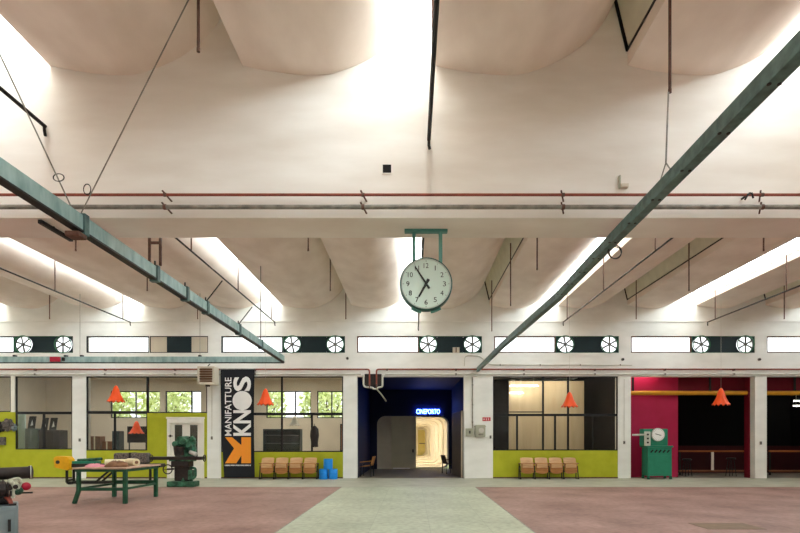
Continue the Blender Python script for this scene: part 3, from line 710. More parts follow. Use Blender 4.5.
# side leaf at the right of the recess
t = thing('panel_door', (1.85, 21.4, 0), 'tall grey-brown panel with a pale edge at right of the entrance', 'panel')
m = MB(); m.bar((1.93, 20.75, 1.3), (1.7, 22.4, 1.3), .04, 2.58); m.build('board', 'panelbrown', t)
m = MB(); m.bar((1.935, 20.7, 0), (1.935, 20.7, 2.6), .06, .05); m.build('edge_strip', 'beige', t)
def wooden_chair(px, y, ang, mm, label):
    x = PX(px, y); t = thing('wooden_chair', (x, y, 0), label, 'chair', 'folding seats in the entrance')
    T = Matrix.Translation((x, y, 0)) @ Matrix.Rotation(ang, 4, 'Z')
    MB().box(-.22, .22, -.02, .02, 0, .38, T @ Matrix.Translation((0, .2, .44)) @ Matrix.Rotation(.25, 4, 'X').inverted()).build('backrest', mm, t, bevel=.012)
    MB().box(-.21, .21, -.22, .2, -.018, .018, T @ Matrix.Translation((0, -.02, .42)) @ Matrix.Rotation(-.12, 4, 'X').inverted()).build('seat', mm, t, bevel=.012)
    for s_ in (-1, 1):
        for q in (-.18, .2): MB().bar(T @ Vector((s_ * .23, q * 1.1, 0)), T @ Vector((s_ * .23, q, .5)), .035, .03).build('leg', 'dark', t)
        MB().bar(T @ Vector((s_ * .245, -.22, .58)), T @ Vector((s_ * .245, .22, .62)), .05, .03).build('armrest', mm, t, bevel=.006)
wooden_chair(367, 21.4, -PI * .55, 'wood', 'brown wooden chair at the left side inside the entrance')
wooden_chair(449, 23.1, PI * .62, 'milldark', 'dark chair at the right side inside the entrance')

# ------------------------------------------------------------------ ceiling conduits and hanger rods
far_rods = (12.05, 15.3, 18.9); near_rods = (2.5, 5.85)
side_lab = {-12.92: 'fifth row left of the clock', -10.25: None}
cond = [(-10.25, 'second one left of the clock'), (-4.99, 'first one left of the clock'), (.23, 'the one in line with the clock'), (5.5, 'first one right of the clock'), (10.75, 'second one right of the clock')]
ZC = EYE + 4.25
for x, lab in cond:
    for ya, yb, rods, row in ((BB + .01, 19.4, far_rods, 'far'), (YF + .3, BF - .03, near_rods, 'near')):
        zc = ZC if x != .23 else EYE + 4.07
        t = thing('ceiling_conduit', (x, ya, zc), 'thin dark pipe hung under the %s vaults, %s' % (row, lab), 'pipe', 'pipes hung under the %s vaults' % row)
        m = MB(); m.cyl((x, ya, zc), (x, yb, zc), .021 if row == 'far' else .026, n=10); m.build('pipe', 'dark', t, smooth=True)
        MB().tube([(x, yb - .02, zc), (x, yb - .01, zc - .08), (x + .01, yb - .01, zc - .13)], .02).build('end_hook', 'dark', t)
        for y in rods:
            MB().cyl((x, y, zc), (x, y, vault_z(x) + .02), .016, n=8).build('hanger_rod', 'rust', t, smooth=True)
rods = [(-12.85, 'fifth row left of the clock'), (-7.6, 'third row left of the clock'), (-2.345, 'first row left of the clock'), (2.83, 'first row right of the clock'), (7.95, 'third row right of the clock'), (13.2, 'fifth row right of the clock')]
for x, lab in rods:
    for y, d_ in [*zip(far_rods, ('nearest the cross beam', 'middle one of its row', 'nearest the rear wall'))] + [(5.85, 'before the cross beam')]:
        if y < 7 and abs(x) > 4: continue
        zb = ZC if x != 2.83 else EYE + 3.82
        if x == 2.83 and y < 7: zb = EYE + 3.8
        t = thing('hanger_rod', (x, y, zb), 'rusty rod under a vault, %s, %s' % (lab, d_), 'rod', 'bare rods hanging from the vaults')
        MB().cyl((x, y, zb), (x, y, vault_z(x) + .02), .017, n=8).build('rod', 'rust', t, smooth=True)
        MB().cyl((x, y, zb), (x, y, zb + .04), .02, n=8).build('hanger_tip', 'rust', t)

# ------------------------------------------------------------------ pipes on the cross beam
def run_pipe(py, r, mm, label, yb=.12):
    y = BF - yb; z = PZ(py, y); t = thing('wall_pipe', (0, y, z), label, 'pipe')
    MB().cyl((XL + .01, y, z), (XR - .01, y, z), r, n=12).build('pipe', mm, t, smooth=True)
    for px in (-235, -35, 165, 363, 563, 762, 962):
        x = PX(px, y); m = MB(); m.bar((x - .03, y - r, z + .05), (x + .04, BF, z - .04), .02, .014); m.cyl((x - .02, y, z), (x + .02, y, z), r + .006, n=12); m.build('wall_mount', 'rust', t)
run_pipe(194.8, .019, 'redpipe', 'thin rust-red pipe along the cross beam, the upper of two')
run_pipe(207, .03, 'greypipe', 'mottled grey pipe along the cross beam, the lower of two')
y = BF; x, z = PX(622, y), PZ(183, y)
t = thing('junction_box', (x, y - .05, z - .08), 'small pale box with an upright strip on the cross beam at right', 'box')
MB().box(x - .03, x + .07, y - .06, y, z - .08, z - .03).build('box_body', 'beige', t, bevel=.005); MB().box(x - .05, x - .03, y - .04, y, z - .08, z + .09).build('mount_strip', 'boxgrey', t)
x, z = PX(740, y), PZ(203, y)
t = thing('wall_hook', (x, y - .02, z - .1), 'small bent dark hook on the cross beam beside the right rail', 'hook')
MB().tube([(x - .05, y - .19, z - .04), (x - .01, y - .19, z + .03), (x + .04, y - .19, z + .05), (x + .06, y - .19, z - .02)], .012).build('hook', 'dark', t); MB().bar((x + .02, y - .19, z + .05), (x + .02, y, z + .05), .02, .02).build('mount', 'dark', t)
x = -372 * BF / F; t = thing('soffit_bar', (PX(40, BF), BF, EYE + 2.97), 'short dark bar fixed under the cross beam beside the left rail', 'bar')
MB().bar((-5.1, BF + .02, EYE + 2.98), (-5.1, BB - .02, EYE + 2.98), .05, .05).build('bar', 'dark', t); MB().bar((-5.1, BF + .3, EYE + 2.98), (-5.1, BF + .3, EYE + 3.02), .03, .03).build('mount', 'dark', t)

# ------------------------------------------------------------------ crane rails
def rail(t, pts, mm, w=.09, h=.2):
    side, under = MB(), MB()
    for p0, p1 in zip(pts, pts[1:]):
        side.bar(p0, p1, w, h); under.bar(Vector(p0) - Vector((0, 0, h / 2 + .012)), Vector(p1) - Vector((0, 0, h / 2 + .012)), w * 1.25, .024)
    side.build('beam_profile', mm, t, bevel=.008); under.build('flange', 'dark' if mm == 'teal' else 'teal2', t)
ZR = EYE + 2.75
def lx(Y): return -4.2 - .0172 * (Y - 5.43)
t = thing('crane_rail', (lx(8), 8, ZR - .12), 'long pale teal overhead rail running from the left edge to the rear wall', 'rail', 'overhead crane rails')
rail(t, [(lx(1.5), 1.5, ZR), (lx(18.3), 18.3, ZR)], 'teal')
for i, Y in enumerate((6.82, 8.83, 10.05, 11.1, 13.3, 15.4)):
    x = lx(Y); m = MB(); m.box(x - .07, x + .07, Y - .05, Y + .05, ZR - .15, ZR + .12); m.build('clamp', 'teal2', t, bevel=.006)
    if i: MB().cyl((x, Y, ZR + .1), (x, Y, ZR + .2), .015, n=8).build('hanger_bolt', 'dark', t)
x = lx(8.83); m = MB()
for q in (-.09, .09): m.bar((x + q, 8.83, ZR + .12), (x + q, 8.83, vault_z(x + q) + .02), .035, .035)
m.bar((x - .09, 8.83, ZR + .5), (x + .09, 8.83, ZR + .5), .03, .04); m.build('hanger_frame', 'rust', t)
for Y in (11.1, 13.3):
    x = lx(Y); MB().cyl((x, Y, ZR + .1), (x + .35, Y, ZR + .55), .012, n=6).build('stay', 'dark', t)
for Y in (15.4,):
    x = lx(Y); MB().cyl((x, Y, ZR + .1), (x, Y, vault_z(x) + .02), .012, n=6).build('hanger_rod', 'dark', t)
x = lx(6.65); MB().box(x - .1, x + .08, 6.62, 6.8, ZR - .22, ZR - .155).build('trolley', 'rust', t, bevel=.015)
t = thing('crane_rail', (-11, 18.46, ZR - .12), 'pale teal rail lying across the rear wall at left with a red box', 'rail', 'overhead crane rails')
rail(t, [(XL + .05, 18.46, ZR), (-4.44, 18.46, ZR)], 'teal')
x = PX(55, 18.35); MB().box(x - .17, x + .17, 18.32, 18.4, ZR - .09, ZR + .08).build('switch_box', 'redknob', t, bevel=.01)
x = PX(63, 18.35); MB().box(x - .03, x + .03, 18.33, 18.4, ZR - .06, ZR + .06).build('socket', 'dark', t)
for px in (-40, 15, 66, 82, 200):
    x = PX(px, 18.46); MB().box(x - .04, x + .04, 18.4, 18.52, ZR + .1, ZR + .15).build('clamp', 'dark', t)
for px in (-60, 80, 200): 
    x = PX(px, 18.46); MB().cyl((x, 18.46, ZR + .1), (x, 18.46, vault_z(x) + .02), .008, n=6).build('hanger_wire', 'greypipe', t)
t = thing('crane_rail', (2.6, 8, EYE + 2.54), 'dark teal overhead rail running from the right edge to the rear wall', 'rail', 'overhead crane rails')
ZS = EYE + 2.65
pts = [(2.58, 1.2, ZS), (2.62, 4.5, ZS), (2.66, 8.0, ZS), (2.7, 9.9, ZS), (2.54, 15.0, ZS), (2.5, YB - .02, ZS)]
rail(t, pts, 'teal2', .085, .13)
for i in range(12):
    Y = 2.6 + i * .62; x = 2.61
    for q in (-.075, .075): MB().cyl((x + q * .5, Y, ZS - .097), (x + q * .5, Y, ZS - .09), .016, n=8).build('bolt', 'dark', t)
m = MB(); m.torus((2.74, 7.2, ZS - .12), .09, .008, 'y', 28, 6); m.torus((2.75, 7.21, ZS - .13), .08, .008, 'y', 28, 6); m.cyl((2.66, 7.2, ZS), (2.7, 7.2, ZS - .05), .007, n=6); m.build('wire_coil', 'dark', t, smooth=True)
m = MB(); m.cyl((2.62, 5.5, ZS + .2), (2.81, 5.84, EYE + 3.8), .009, n=6); m.cyl((2.62, 5.4, ZS + .08), (2.62, 5.5, ZS + .2), .007, n=6); m.cyl((2.62, 5.62, ZS + .08), (2.62, 5.5, ZS + .2), .007, n=6); m.build('hanger_cable', 'greypipe', t)
# stay cables of the left rail
for p0, p1, lab, rx in (((lx(6.8), 6.8, ZR + .126), (-2.04, 5.5, vault_z(-2.04) + .02), 'thin steel cable rising to the right from the left rail', .14), ((lx(6.6) , 6.6, ZR + .126), (-4.75, 5.45, vault_z(-4.75) + .02), 'thin steel cable rising to the left from the left rail', -.02)):
    t = thing('stay_cable', p0, lab, 'cable', 'stay cables of the left rail')
    MB().cyl(p0, p1, .008, n=6).build('cable', 'greypipe', t)
    c = Vector(p0).lerp(Vector(p1), .1 if rx > 0 else .12)
    MB().torus((c.x + (-.06 if rx > 0 else 0), c.y, c.z + .03), .065, .007, 'y', 24, 6, 1 if rx < 0 else .7, .7 if rx < 0 else 1).build('hanger_coil', 'dark', t, smooth=True)

# ------------------------------------------------------------------ clock
YC = 7.7; cx, cz = PX(426, YC), PZ(285, YC)
t = thing('wall_clock', (cx, YC, cz - .38), 'large round two-post clock hanging under the cross beam, showing five to seven', 'clock')
MB().box(cx - .31, cx + .31, YC - .05, YC + .05, EYE + 2.98, EYE + 3.02).build('mount_plate', 'clockgreen', t, bevel=.006)
for px in (414, 440.5): MB().bar((PX(px, YC), YC, cz + .3), (PX(px, YC), YC, EYE + 2.98), .05, .05).build('post', 'clockgreen', t)
MB().lathe([(.36, -.07), (.372, -.08), (.378, -.06), (.378, .06), (.372, .08), (.36, .07)], (cx, YC, cz), 'y', 64).build('rim', 'clockrim', t, smooth=True)
m = MB(); m.torus((cx, YC - .068, cz), .352, .009, 'y', 64, 8); m.build('bezel', 'bezel', t, smooth=True)
m = MB(); m.lathe([(.36, -.065), (.345, -.055), (.001, -.055)], (cx, YC, cz), 'y', 64); m.lathe([(.36, .065), (.345, .055), (.001, .055)], (cx, YC, cz), 'y', 64)
fc = m.build('face', 'face', t, smooth=True)
m = MB()
for h in range(1, 13):
    a = PI / 2 - h * PI / 6; r = .262; gx, gz = cx + r * math.cos(a), cz + r * math.sin(a)
    tv, tf = text_geo(str(h), 0, .001); w = .045 if h < 10 else .07
    if h == 1: w = .012
    if h == 11: w = .06
    MB().add([(gx + (p - .5) * w, YC - .058, gz + (q - .5) * .07) for p, q, c in tv], tf).build('numeral', 'ink', fc)
m = MB()
for k in range(60):
    a = k * PI / 30; 
    if k % 5 == 0: m.bar((cx + .318 * math.cos(a), YC - .058, cz + .318 * math.sin(a)), (cx + .335 * math.cos(a), YC - .058, cz + .335 * math.sin(a)), .006, .004)
m.build('minute_marks', 'ink', fc)
def hand(a, l, tail, w, name, y):
    d = Vector((math.sin(a), 0, math.cos(a))); n_ = Vector((d.z, 0, -d.x)); c = Vector((cx, y, cz)); m = MB()
    vs = [c - d * tail - n_ * w, c - d * tail + n_ * w, c + n_ * w * .9, c + d * l + n_ * w * .5, c + d * l - n_ * w * .5, c - n_ * w * .9]
    vs = vs + [v + Vector((0, .006, 0)) for v in vs]
    m.add(vs, [tuple(range(6)), tuple(range(11, 5, -1))] + [(i, (i + 1) % 6, 6 + (i + 1) % 6, 6 + i) for i in range(6)]); m.build(name, 'ink', t)
hand(math.radians(327), .29, .085, .016, 'minute_hand', YC - .075); hand(math.radians(209), .215, .075, .021, 'hour_hand', YC - .067)
MB().cyl((cx, YC - .085, cz), (cx, YC - .056, cz), .022).build('hub', 'ink', t)
for q in (-1, 1):
    pts = [(cx + q * r_ * math.cos(a), YC, cz + r_ * math.sin(a)) for r_, a in ((.395, -math.radians(x)) for x in (58, 66, 74, 80))]
    MB().tube(pts, .022).build('bottom_bracket', 'clockgreen', t)

# ------------------------------------------------------------------ rear wall services
yw = YB - .07
t = thing('wall_pipe', (0, yw, PZ(369.3, yw)), 'thin red pipe along the rear wall with a dip at the entrance', 'pipe')
z = PZ(369.3, yw); zd = PZ(384, yw)
a, b = PX(369.5, yw), PX(376.5, yw)
def bend(pts, r=.09, n=4):
    out = [Vector(pts[0])]
    for i in range(1, len(pts) - 1):
        p, q, s_ = Vector(pts[i-1]), Vector(pts[i]), Vector(pts[i+1]); d1 = (p - q).normalized(); d2 = (s_ - q).normalized(); rr = min(r, (p-q).length * .45, (s_-q).length * .45)
        for k in range(n + 1):
            u = k / n; out.append((q + d1 * rr) * (1-u)**2 + q * 2 * u * (1-u) + (q + d2 * rr) * u**2)
    return out + [Vector(pts[-1])]
MB().tube(bend([(XL + .01, yw, z), (a, yw, z), (a, yw, zd)]), .03).build('pipe', 'redpipe', t, smooth=True)
MB().tube(bend([(b, yw, zd), (b, yw, z), (XR - .01, yw, z)]), .03).build('pipe', 'redpipe', t, smooth=True)
for px in (35, 105, 175, 255, 387, 456, 524, 595, 665, 734): MB().box(PX(px, yw) - .025, PX(px, yw) + .025, yw - .045, YB, z - .05, z + .02).build('wall_mount', 'rust', t)
t = thing('wall_pipe', (0, yw, PZ(374, yw)), 'thin pale grey pipe along the rear wall below the red pipe', 'pipe')
z2 = PZ(374.3, yw)
MB().cyl((XL + .01, yw + .01, z2), (PX(361, yw), yw + .01, z2), .026, n=10).build('pipe', 'palepipe', t, smooth=True); MB().cyl((PX(385, yw), yw + .01, z2), (XR - .01, yw + .01, z2), .026, n=10).build('pipe', 'palepipe', t, smooth=True)
for px in (35, 105, 175, 255, 456, 524, 595, 665, 734): MB().box(PX(px, yw) - .03, PX(px, yw) + .03, yw - .03, YB, z2 - .03, z2 + .035).build('wall_mount', 'greypipe', t)
t = thing('pipe_manifold', (PX(373, yw), yw, PZ(389, yw)), 'white looped pipe manifold hanging at the upper left of the entrance', 'pipe')
MB().tube(bend([PP(363.5, 375, yw), PP(363.5, 387, yw), PP(372, 387.5, yw), PP(374.5, 389.5, yw), PP(378, 387.5, yw), PP(382.5, 387, yw), PP(382.5, 375, yw)], .12), .035).build('loop_pipe', 'palepipe', t, smooth=True)
for px in (369.5, 376.5): MB().cyl(PP(px, 384.1, yw), PP(px, 388.5, yw), .038, n=10).build('valve', 'rust', t)
MB().tube([PP(377, 389.5, yw), PP(381, 394, yw + .1), PP(386, 401, yw + .6)], .03).build('drain_pipe', 'boxgrey', t, smooth=True)
MB().box(PX(364.5, yw), PX(381.5, yw), yw + .045, YB, PZ(386.5, yw), z2 + .02).build('wall_mount', 'milldark', t)
# heater
x0, x1, z0, z1 = PX(199.5, 19.9), PX(216.5, 19.9), PZ(385, 19.9), PZ(367, 19.9)
t = thing('wall_heater', ((x0+x1)/2, 20, z0), 'pale square unit heater with brown louvres left of the banner', 'heater')
m = MB(); m.wall(x0, x1, z0, z1, 19.7, 19.75, [(x0 + .08, x1 - .08, z0 + .1, z1 - .05)]); m.box(x0, x1, 19.751, 20.15, z0, z1); m.build('housing', 'beige', t, bevel=.01)
for i in range(6):
    z = z0 + .12 + i * (z1 - z0 - .19) / 5.5; MB().bar((x0 + .08, 19.72, z), (x1 - .08, 19.72, z), .05, .06).build('louvre', 'louvre', t)
MB().box((x0+x1)/2 - .06, (x0+x1)/2 + .06, 19.8, 19.95, z0 - .06, z0).build('valve', 'dark', t); MB().box((x0+x1)/2 - .04, (x0+x1)/2 + .04, 20.15, YB, z0 + .2, z0 + .3).build('wall_mount', 'dark', t)
MB().tube([PP(208, 369, 19.9), PP(208, 366, 19.9), PP(210, 364, 19.9)], .02).build('hanger_hook', 'dark', t)
for px, py, lab in ((347.5, 358.5, 'above the column left of the entrance'), (622.5, 359.5, 'above the column left of the magenta bay'), (759, 359.5, 'above the column right of the magenta bay')):
    p = PP(px, py, YB); t = thing('wall_sensor', (p.x, YB - .04, p.z - .06), 'small dark round fixture on the rear wall ' + lab, 'fixture', 'small round fixtures on the rear wall')
    MB().cyl((p.x, YB - .05, p.z), (p.x, YB, p.z), .055, n=16).build('body', 'greypipe', t, smooth=True); MB().cyl((p.x, YB - .07, p.z), (p.x, YB - .05, p.z), .035, n=16).build('lens', 'dark', t)
# electrics on the wide column
p = PP(480, 431, YB)
t = thing('meter_box', (p.x, YB - .08, p.z - .23), 'grey-green electric box with a round dial on the wide column', 'box')
MB().box(p.x - .19, p.x + .19, YB - .16, YB, p.z - .22, p.z + .23).build('box_body', 'boxgrey', t, bevel=.02); MB().cyl((p.x + .03, YB - .18, p.z + .02), (p.x + .03, YB - .16, p.z + .02), .1, n=20).build('dial', 'palepipe', t, smooth=True)
MB().box(p.x - .08, p.x + .1, YB - .175, YB - .161, p.z - .16, p.z - .11).build('name_plate', 'greypipe', t); MB().box(p.x - .22, p.x + .22, YB - .03, YB - .001, p.z + .16, p.z + .19).build('wall_mount', 'greypipe', t)
q = PP(469.5, 432.3, YB)
t = thing('switch_box', (q.x, YB - .05, q.z - .16), 'small beige switch box left of the grey meter box', 'box')
MB().box(q.x - .15, q.x + .13, YB - .1, YB, q.z - .15, q.z + .15).build('box_body', 'boxgrey', t, bevel=.015); MB().box(q.x - .03, q.x + .03, YB - .12, YB - .1, q.z - .05, q.z + .06).build('switch', 'dark', t)
t = thing('cable_conduit', (PX(472.5, YB), YB - .03, PZ(428, YB)), 'upright grey conduit on the wide column above the electric boxes', 'pipe')
MB().tube(bend([PP(472.5, 428.9, YB - .03), PP(472.5, 377, YB - .03)]), .022).build('pipe', 'greypipe', t, smooth=True)
for py in (385, 405, 422): MB().box(PX(472.5, YB) - .03, PX(472.5, YB) + .03, YB - .055, YB, PZ(py, YB) - .015, PZ(py, YB) + .015).build('wall_mount', 'greypipe', t)
t = thing('cable_conduit', (PX(475, YB), YB - .03, PZ(370, YB)), 'arched grey conduit on the rear wall behind the right rail', 'pipe')
MB().tube(bend([PP(464.5, 366, YB - .03), PP(464.5, 355.5, YB - .03), PP(480, 355.5, YB - .03), PP(488, 364.8, YB - .03), PP(632, 365.2, YB - .03)], .25), .018).build('pipe', 'palepipe', t, smooth=True)
for px in (500, 540, 580, 620): MB().box(PX(px, YB) - .015, PX(px, YB) + .015, YB - .05, YB, PZ(365, YB) - .03, PZ(365, YB) + .03).build('wall_mount', 'greypipe', t)
p0, p1 = PP(482.5, 421, YB), PP(490.5, 417.3, YB)
t = thing('direction_sign', ((p0.x+p1.x)/2, YB - .012, p0.z), 'small red sign with pale pictograms on the wide column', 'sign')
MB().box(p0.x, p1.x, YB - .012, YB, p0.z, p1.z).build('plate', 'redsign', t)
zc = (p0.z + p1.z) / 2; m = MB(); m.prism([(p0.x + .02, zc), (p0.x + .06, zc - .035), (p0.x + .06, zc + .035)], YB - .016, YB - .0125); m.box(p0.x + .06, p0.x + .09, YB - .016, YB - .0125, zc - .012, zc + .012)
for q in (.15, .23): m.box(p0.x + q - .012, p0.x + q + .012, YB - .016, YB - .0125, zc - .045, zc + .02); m.box(p0.x + q - .01, p0.x + q + .01, YB - .016, YB - .0125, zc + .027, zc + .047)
m.build('pictograms', 'bwhite', t)
for px, py, pp, lab in ((490.5, 437, 446, 'right of the grey meter box'), (80, 440, 443, 'on the column left of the orange lamp window'), (212, 438, 441.5, 'on the column left of the banner'), (624, 442.5, 446, 'on the column left of the magenta bay'), (760.5, 443, 446, 'on the column right of the magenta bay')):
    p = PP(px, py, YB); t = thing('wall_switch', (p.x, YB - .03, p.z - .06), 'small grey switch ' + lab, 'switch', 'small switches on the columns')
    MB().box(p.x - .035, p.x + .035, YB - .04, YB, p.z - .06, p.z + .06).build('housing', 'greypipe', t, bevel=.006); MB().box(p.x - .012, p.x + .012, YB - .05, YB - .04, p.z - .02, p.z + .02).build('rocker', 'dark', t)
    if px in (624, 212): MB().cyl((p.x, YB - .015, p.z + .06), (p.x, YB - .015, ZL - .1), .01, n=6).build('cord', 'palepipe', t)

# ------------------------------------------------------------------ orange lamps
def cone_lamp(px, py_top, py_bot, Y, mm, label, wpx=8.2, grp='scalloped cone lamps'):
    x = PX(px, Y); zt, zb = PZ(py_top, Y), PZ(py_bot, Y); R = wpx * Y / F; H = zt - zb
    t = thing('pendant_lamp', (x, Y, zb), label, 'lamp', grp)
    N = 48; m = MB()
    wob = lambda j, k: (.028 * (1 + math.cos(k * 2 * PI / N * 12)) * (1 if j in (5, 6) else 0))
    prof_ = [(.02, H), (.06, H * .93), (.1, H * .78), (R * .55, H * .45), (R * .85, H * .16), (R, 0), (R * .97, .002), (R * .8, H * .15), (R * .5, H * .44), (.05, H * .85)]
    m.lathe(prof_, (x, Y, zb), 'z', N, wob); m.build('lamp_shade', mm, t, smooth=True)
    top = vault_z(x) + .02 if Y < YB else 4.45
    MB().cyl((x, Y, zt - .03), (x, Y, top), .004, n=6).build('cord', 'palepipe', t)
    MB().sphere((x, Y, zb + .1), .055).build('bulb', 'white', t, smooth=True)
cone_lamp(116, 385.5, 402.5, 19.3, 'orange', 'orange scalloped cone lamp in front of the window left of the white door')
cone_lamp(265.5, 388.5, 405.5, 19.3, 'orange', 'orange scalloped cone lamp just right of the black banner')
cone_lamp(569.5, 392, 407.5, 19.3, 'orange', 'orange scalloped cone lamp in front of the plywood window')
cone_lamp(721, 388, 405.5, 19.3, 'orange', 'orange scalloped cone lamp in front of the dark room at right')
cone_lamp(136.5, 421, 434, 23.2, 'orange', 'orange cone lamp inside the room, before the black board', 7)
cone_lamp(294.5, 416, 426, 22.0, 'white', 'white cone lamp inside the room above the glazed cabinet', 5.5)

# ------------------------------------------------------------------ banner
Yn = YB - .12
def bxz(px, py): return PX(px, Yn), PZ(py, Yn)
t = thing('banner', (PX(237, Yn), Yn, PZ(477.3, Yn)), 'tall black banner with white lettering and an orange K hanging on the rear wall', 'banner')
m = MB(); NZ = 24; vs = []
def bl(u): return 220.5 + 3.5 * u ** 2, 254.5 - .8 * math.sin(u * PI) + .3 * u
for i in range(NZ + 1):
    u = i / NZ; z = PZ(369 + 108.3 * u, Yn); l, r = bl(u)
    for k in range(9):
        w = k / 8; yy = Yn + .012 * math.sin(w * 7 + u * 3) * u
        for e in (-.004, .004): vs.append((PX(l + (r - l) * w, Yn), yy + e + .012, z))
fs = []
def vi(i, k, e): return (i * 9 + k) * 2 + e
for i in range(NZ):
    for k in range(8):
        fs += [(vi(i, k, 0), vi(i + 1, k, 0), vi(i + 1, k + 1, 0), vi(i, k + 1, 0)), (vi(i, k, 1), vi(i, k + 1, 1), vi(i + 1, k + 1, 1), vi(i + 1, k, 1))]
    fs += [(vi(i, 0, 0), vi(i, 0, 1), vi(i + 1, 0, 1), vi(i + 1, 0, 0)), (vi(i, 8, 0), vi(i + 1, 8, 0), vi(i + 1, 8, 1), vi(i, 8, 1))]
cl = None
m.add(vs, fs); cl = m.build('cloth', 'banner', t, smooth=True)
def vert_text(body, l, r, top, bot, mm, bold):
    tv, tf = text_geo(body, bold, .002); x0, x1 = PX(l, Yn), PX(r, Yn); z0, z1 = PZ(bot, Yn), PZ(top, Yn)
    MB().add([(x1 - q * (x1 - x0), Yn - .012 + c, z0 + p * (z1 - z0)) for p, q, c in tv], tf).build('lettering', mm, cl)
vert_text('MANIFATTURE', 225, 231.6, 377.5, 435.8, 'bwhite', .012)
vert_text('KN', 233.4, 251, 410.2, 435.8, 'bwhite', .03); vert_text('S', 233.4, 251, 376.5, 391.2, 'bwhite', .03)
p = PP(242.2, 400.6, Yn); MB().cyl((p.x, Yn - .014, p.z), (p.x, Yn - .0105, p.z), 9.6 * Yn / F, n=40).build('lettering', 'bwhite', cl)
def flat(poly, mm, name):
    MB().prism([bxz(*p) for p in reversed(poly)], Yn - .016, Yn - .011).build(name, mm, cl)
flat([(225.2, 437.2), (232.2, 437.2), (241.5, 445.2), (241.5, 437.2), (251, 437.2), (251, 463.2), (241.5, 463.2), (241.5, 455.4), (236.5, 463.2), (225.2, 463.2), (234.2, 448.3)], 'borange', 'letter_emblem')
m = MB()
for i in range(22):
    l = 225 + i * 1.19; x0, z0 = bxz(l, 465.9); x1, z1 = bxz(l + (.9 if i % 4 else .6), 464.7); m.box(x0, x1, Yn - .016, Yn - .011, z0, z1)
m.build('small_print', 'bwhite', cl)
MB().cyl((PX(219.5, Yn), Yn + .02, PZ(369, Yn)), (PX(255.5, Yn), Yn + .02, PZ(369, Yn)), .02, n=10).build('hanging_rod', 'greypipe', t, smooth=True)

# ------------------------------------------------------------------ theatre seats
def seats(px0, pitch, label):
    w = pitch * 19.9 / F; x0 = PX(px0, 19.9); Yq = 20.05
    t = thing('theatre_seat_row', (x0 + 2 * w, Yq, 0), label, 'seats', 'rows of four folded wooden theatre seats')
    for i in range(4):
        a, b = x0 + i * w + .035, x0 + (i + 1) * w - .035
        # curved backrest
        m = MB(); vs = []; n = 8
        for zz, yy in ((.46, .1), (.6, .13), (.72, .18), (.80, .24)):
            for k in range(n + 1):
                u = k / n; bow = .03 * (1 - (2 * u - 1) ** 2)
                for e in (0, .018): vs.append((a + (b - a) * u, Yq - .12 + yy + bow + e - .06, zz - (.0 if zz < .79 else .02 * abs(2 * u - 1) ** 3)))
        N = n + 1; fs = []
        g = lambda r, k, e: (r * N + k) * 2 + e
        for r in range(3):
            for k in range(n): fs += [(g(r, k, 0), g(r, k + 1, 0), g(r + 1, k + 1, 0), g(r + 1, k, 0)), (g(r, k, 1), g(r + 1, k, 1), g(r + 1, k + 1, 1), g(r, k + 1, 1))]
            fs += [(g(r, 0, 0), g(r + 1, 0, 0), g(r + 1, 0, 1), g(r, 0, 1)), (g(r, n, 0), g(r, n, 1), g(r + 1, n, 1), g(r + 1, n, 0))]
        for k in range(n): fs += [(g(3, k, 0), g(3, k + 1, 0), g(3, k + 1, 1), g(3, k, 1))]
        m.add(vs, fs); m.build('backrest', 'wood2', t, smooth=True)
        # folded seat: rounded slab standing up
        poly = [(a, .60), (a, .26)] + [(a + .02 + (b - a - .04) * (i2 / 6), .26 - .06 * math.sin(PI * i2 / 6) ** .6) for i2 in range(1, 6)] + [(b, .26), (b, .60)]
        m = MB(); m.prism(poly, Yq - .2, Yq - .14); s_ = m.build('seat', 'wood', t, bevel=.012)
        m = MB(); m.box(a + .04, b - .04, Yq - .214, Yq - .2005, .43, .57); m.build('seat_panel', 'wood2', s_, bevel=.004)
        m = MB(); m.box(a + .01, b - .01, Yq - .21, Yq - .2005, .405, .418); m.build('seat_batten', 'wooddark', s_)
    for i in range(5):
        x = x0 + i * w
        m = MB(); m.bar((x, Yq + .1, 0), (x, Yq + .06, .6), .03, .04); m.bar((x, Yq - .2, 0), (x, Yq - .1, .5), .03, .04); m.bar((x, Yq - .24, .02), (x, Yq + .13, .02), .045, .03); m.bar((x, Yq - .12, .4), (x, Yq + .08, .4), .03, .05); m.build('standard', 'dark', t)
        MB().box(x - .025, x + .025, Yq - .2, Yq + .1, .57, .6).build('armrest', 'wooddark', t, bevel=.006)
    MB().bar((x0, Yq + .03, .28), (x0 + 4 * w, Yq + .03, .28), .03, .04).build('cross_bar', 'dark', t)
seats(259.8, 14.3, 'row of four folded wooden theatre seats left of the blue drums')
seats(520.3, 14.4, 'row of four folded wooden theatre seats under the plywood window')

# ------------------------------------------------------------------ blue drums
def drum(px, Y, z0, lab):
    x = PX(px, Y); t = thing('blue_drum', (x, Y, z0), lab, 'drum', 'stack of three blue drums')
    h, r = .36, .168
    MB().lathe([(.001, 0), (r * .96, 0), (r, .02), (r, .11), (r * 1.03, .12), (r, .13), (r, .23), (r * 1.03, .24), (r, .25), (r, h - .03), (r * .97, h)], (x, Y, z0), 'z', 28).build('body', 'blue', t, smooth=True)
    MB().lathe([(r * .985, h), (r * .985, h + .018), (r * .9, h + .02), (r * .88, h + .008), (.001, h + .008)], (x, Y, z0), 'z', 28).build('lid', 'blue', t, smooth=True)
drum(323.5, 19.95, 0, 'blue plastic drum on the floor, lower left of the stack of three')
drum(333, 19.95, 0, 'blue plastic drum on the floor, lower right of the stack of three')
drum(328.2, 19.95, .379, 'blue plastic drum on top of the other two drums')

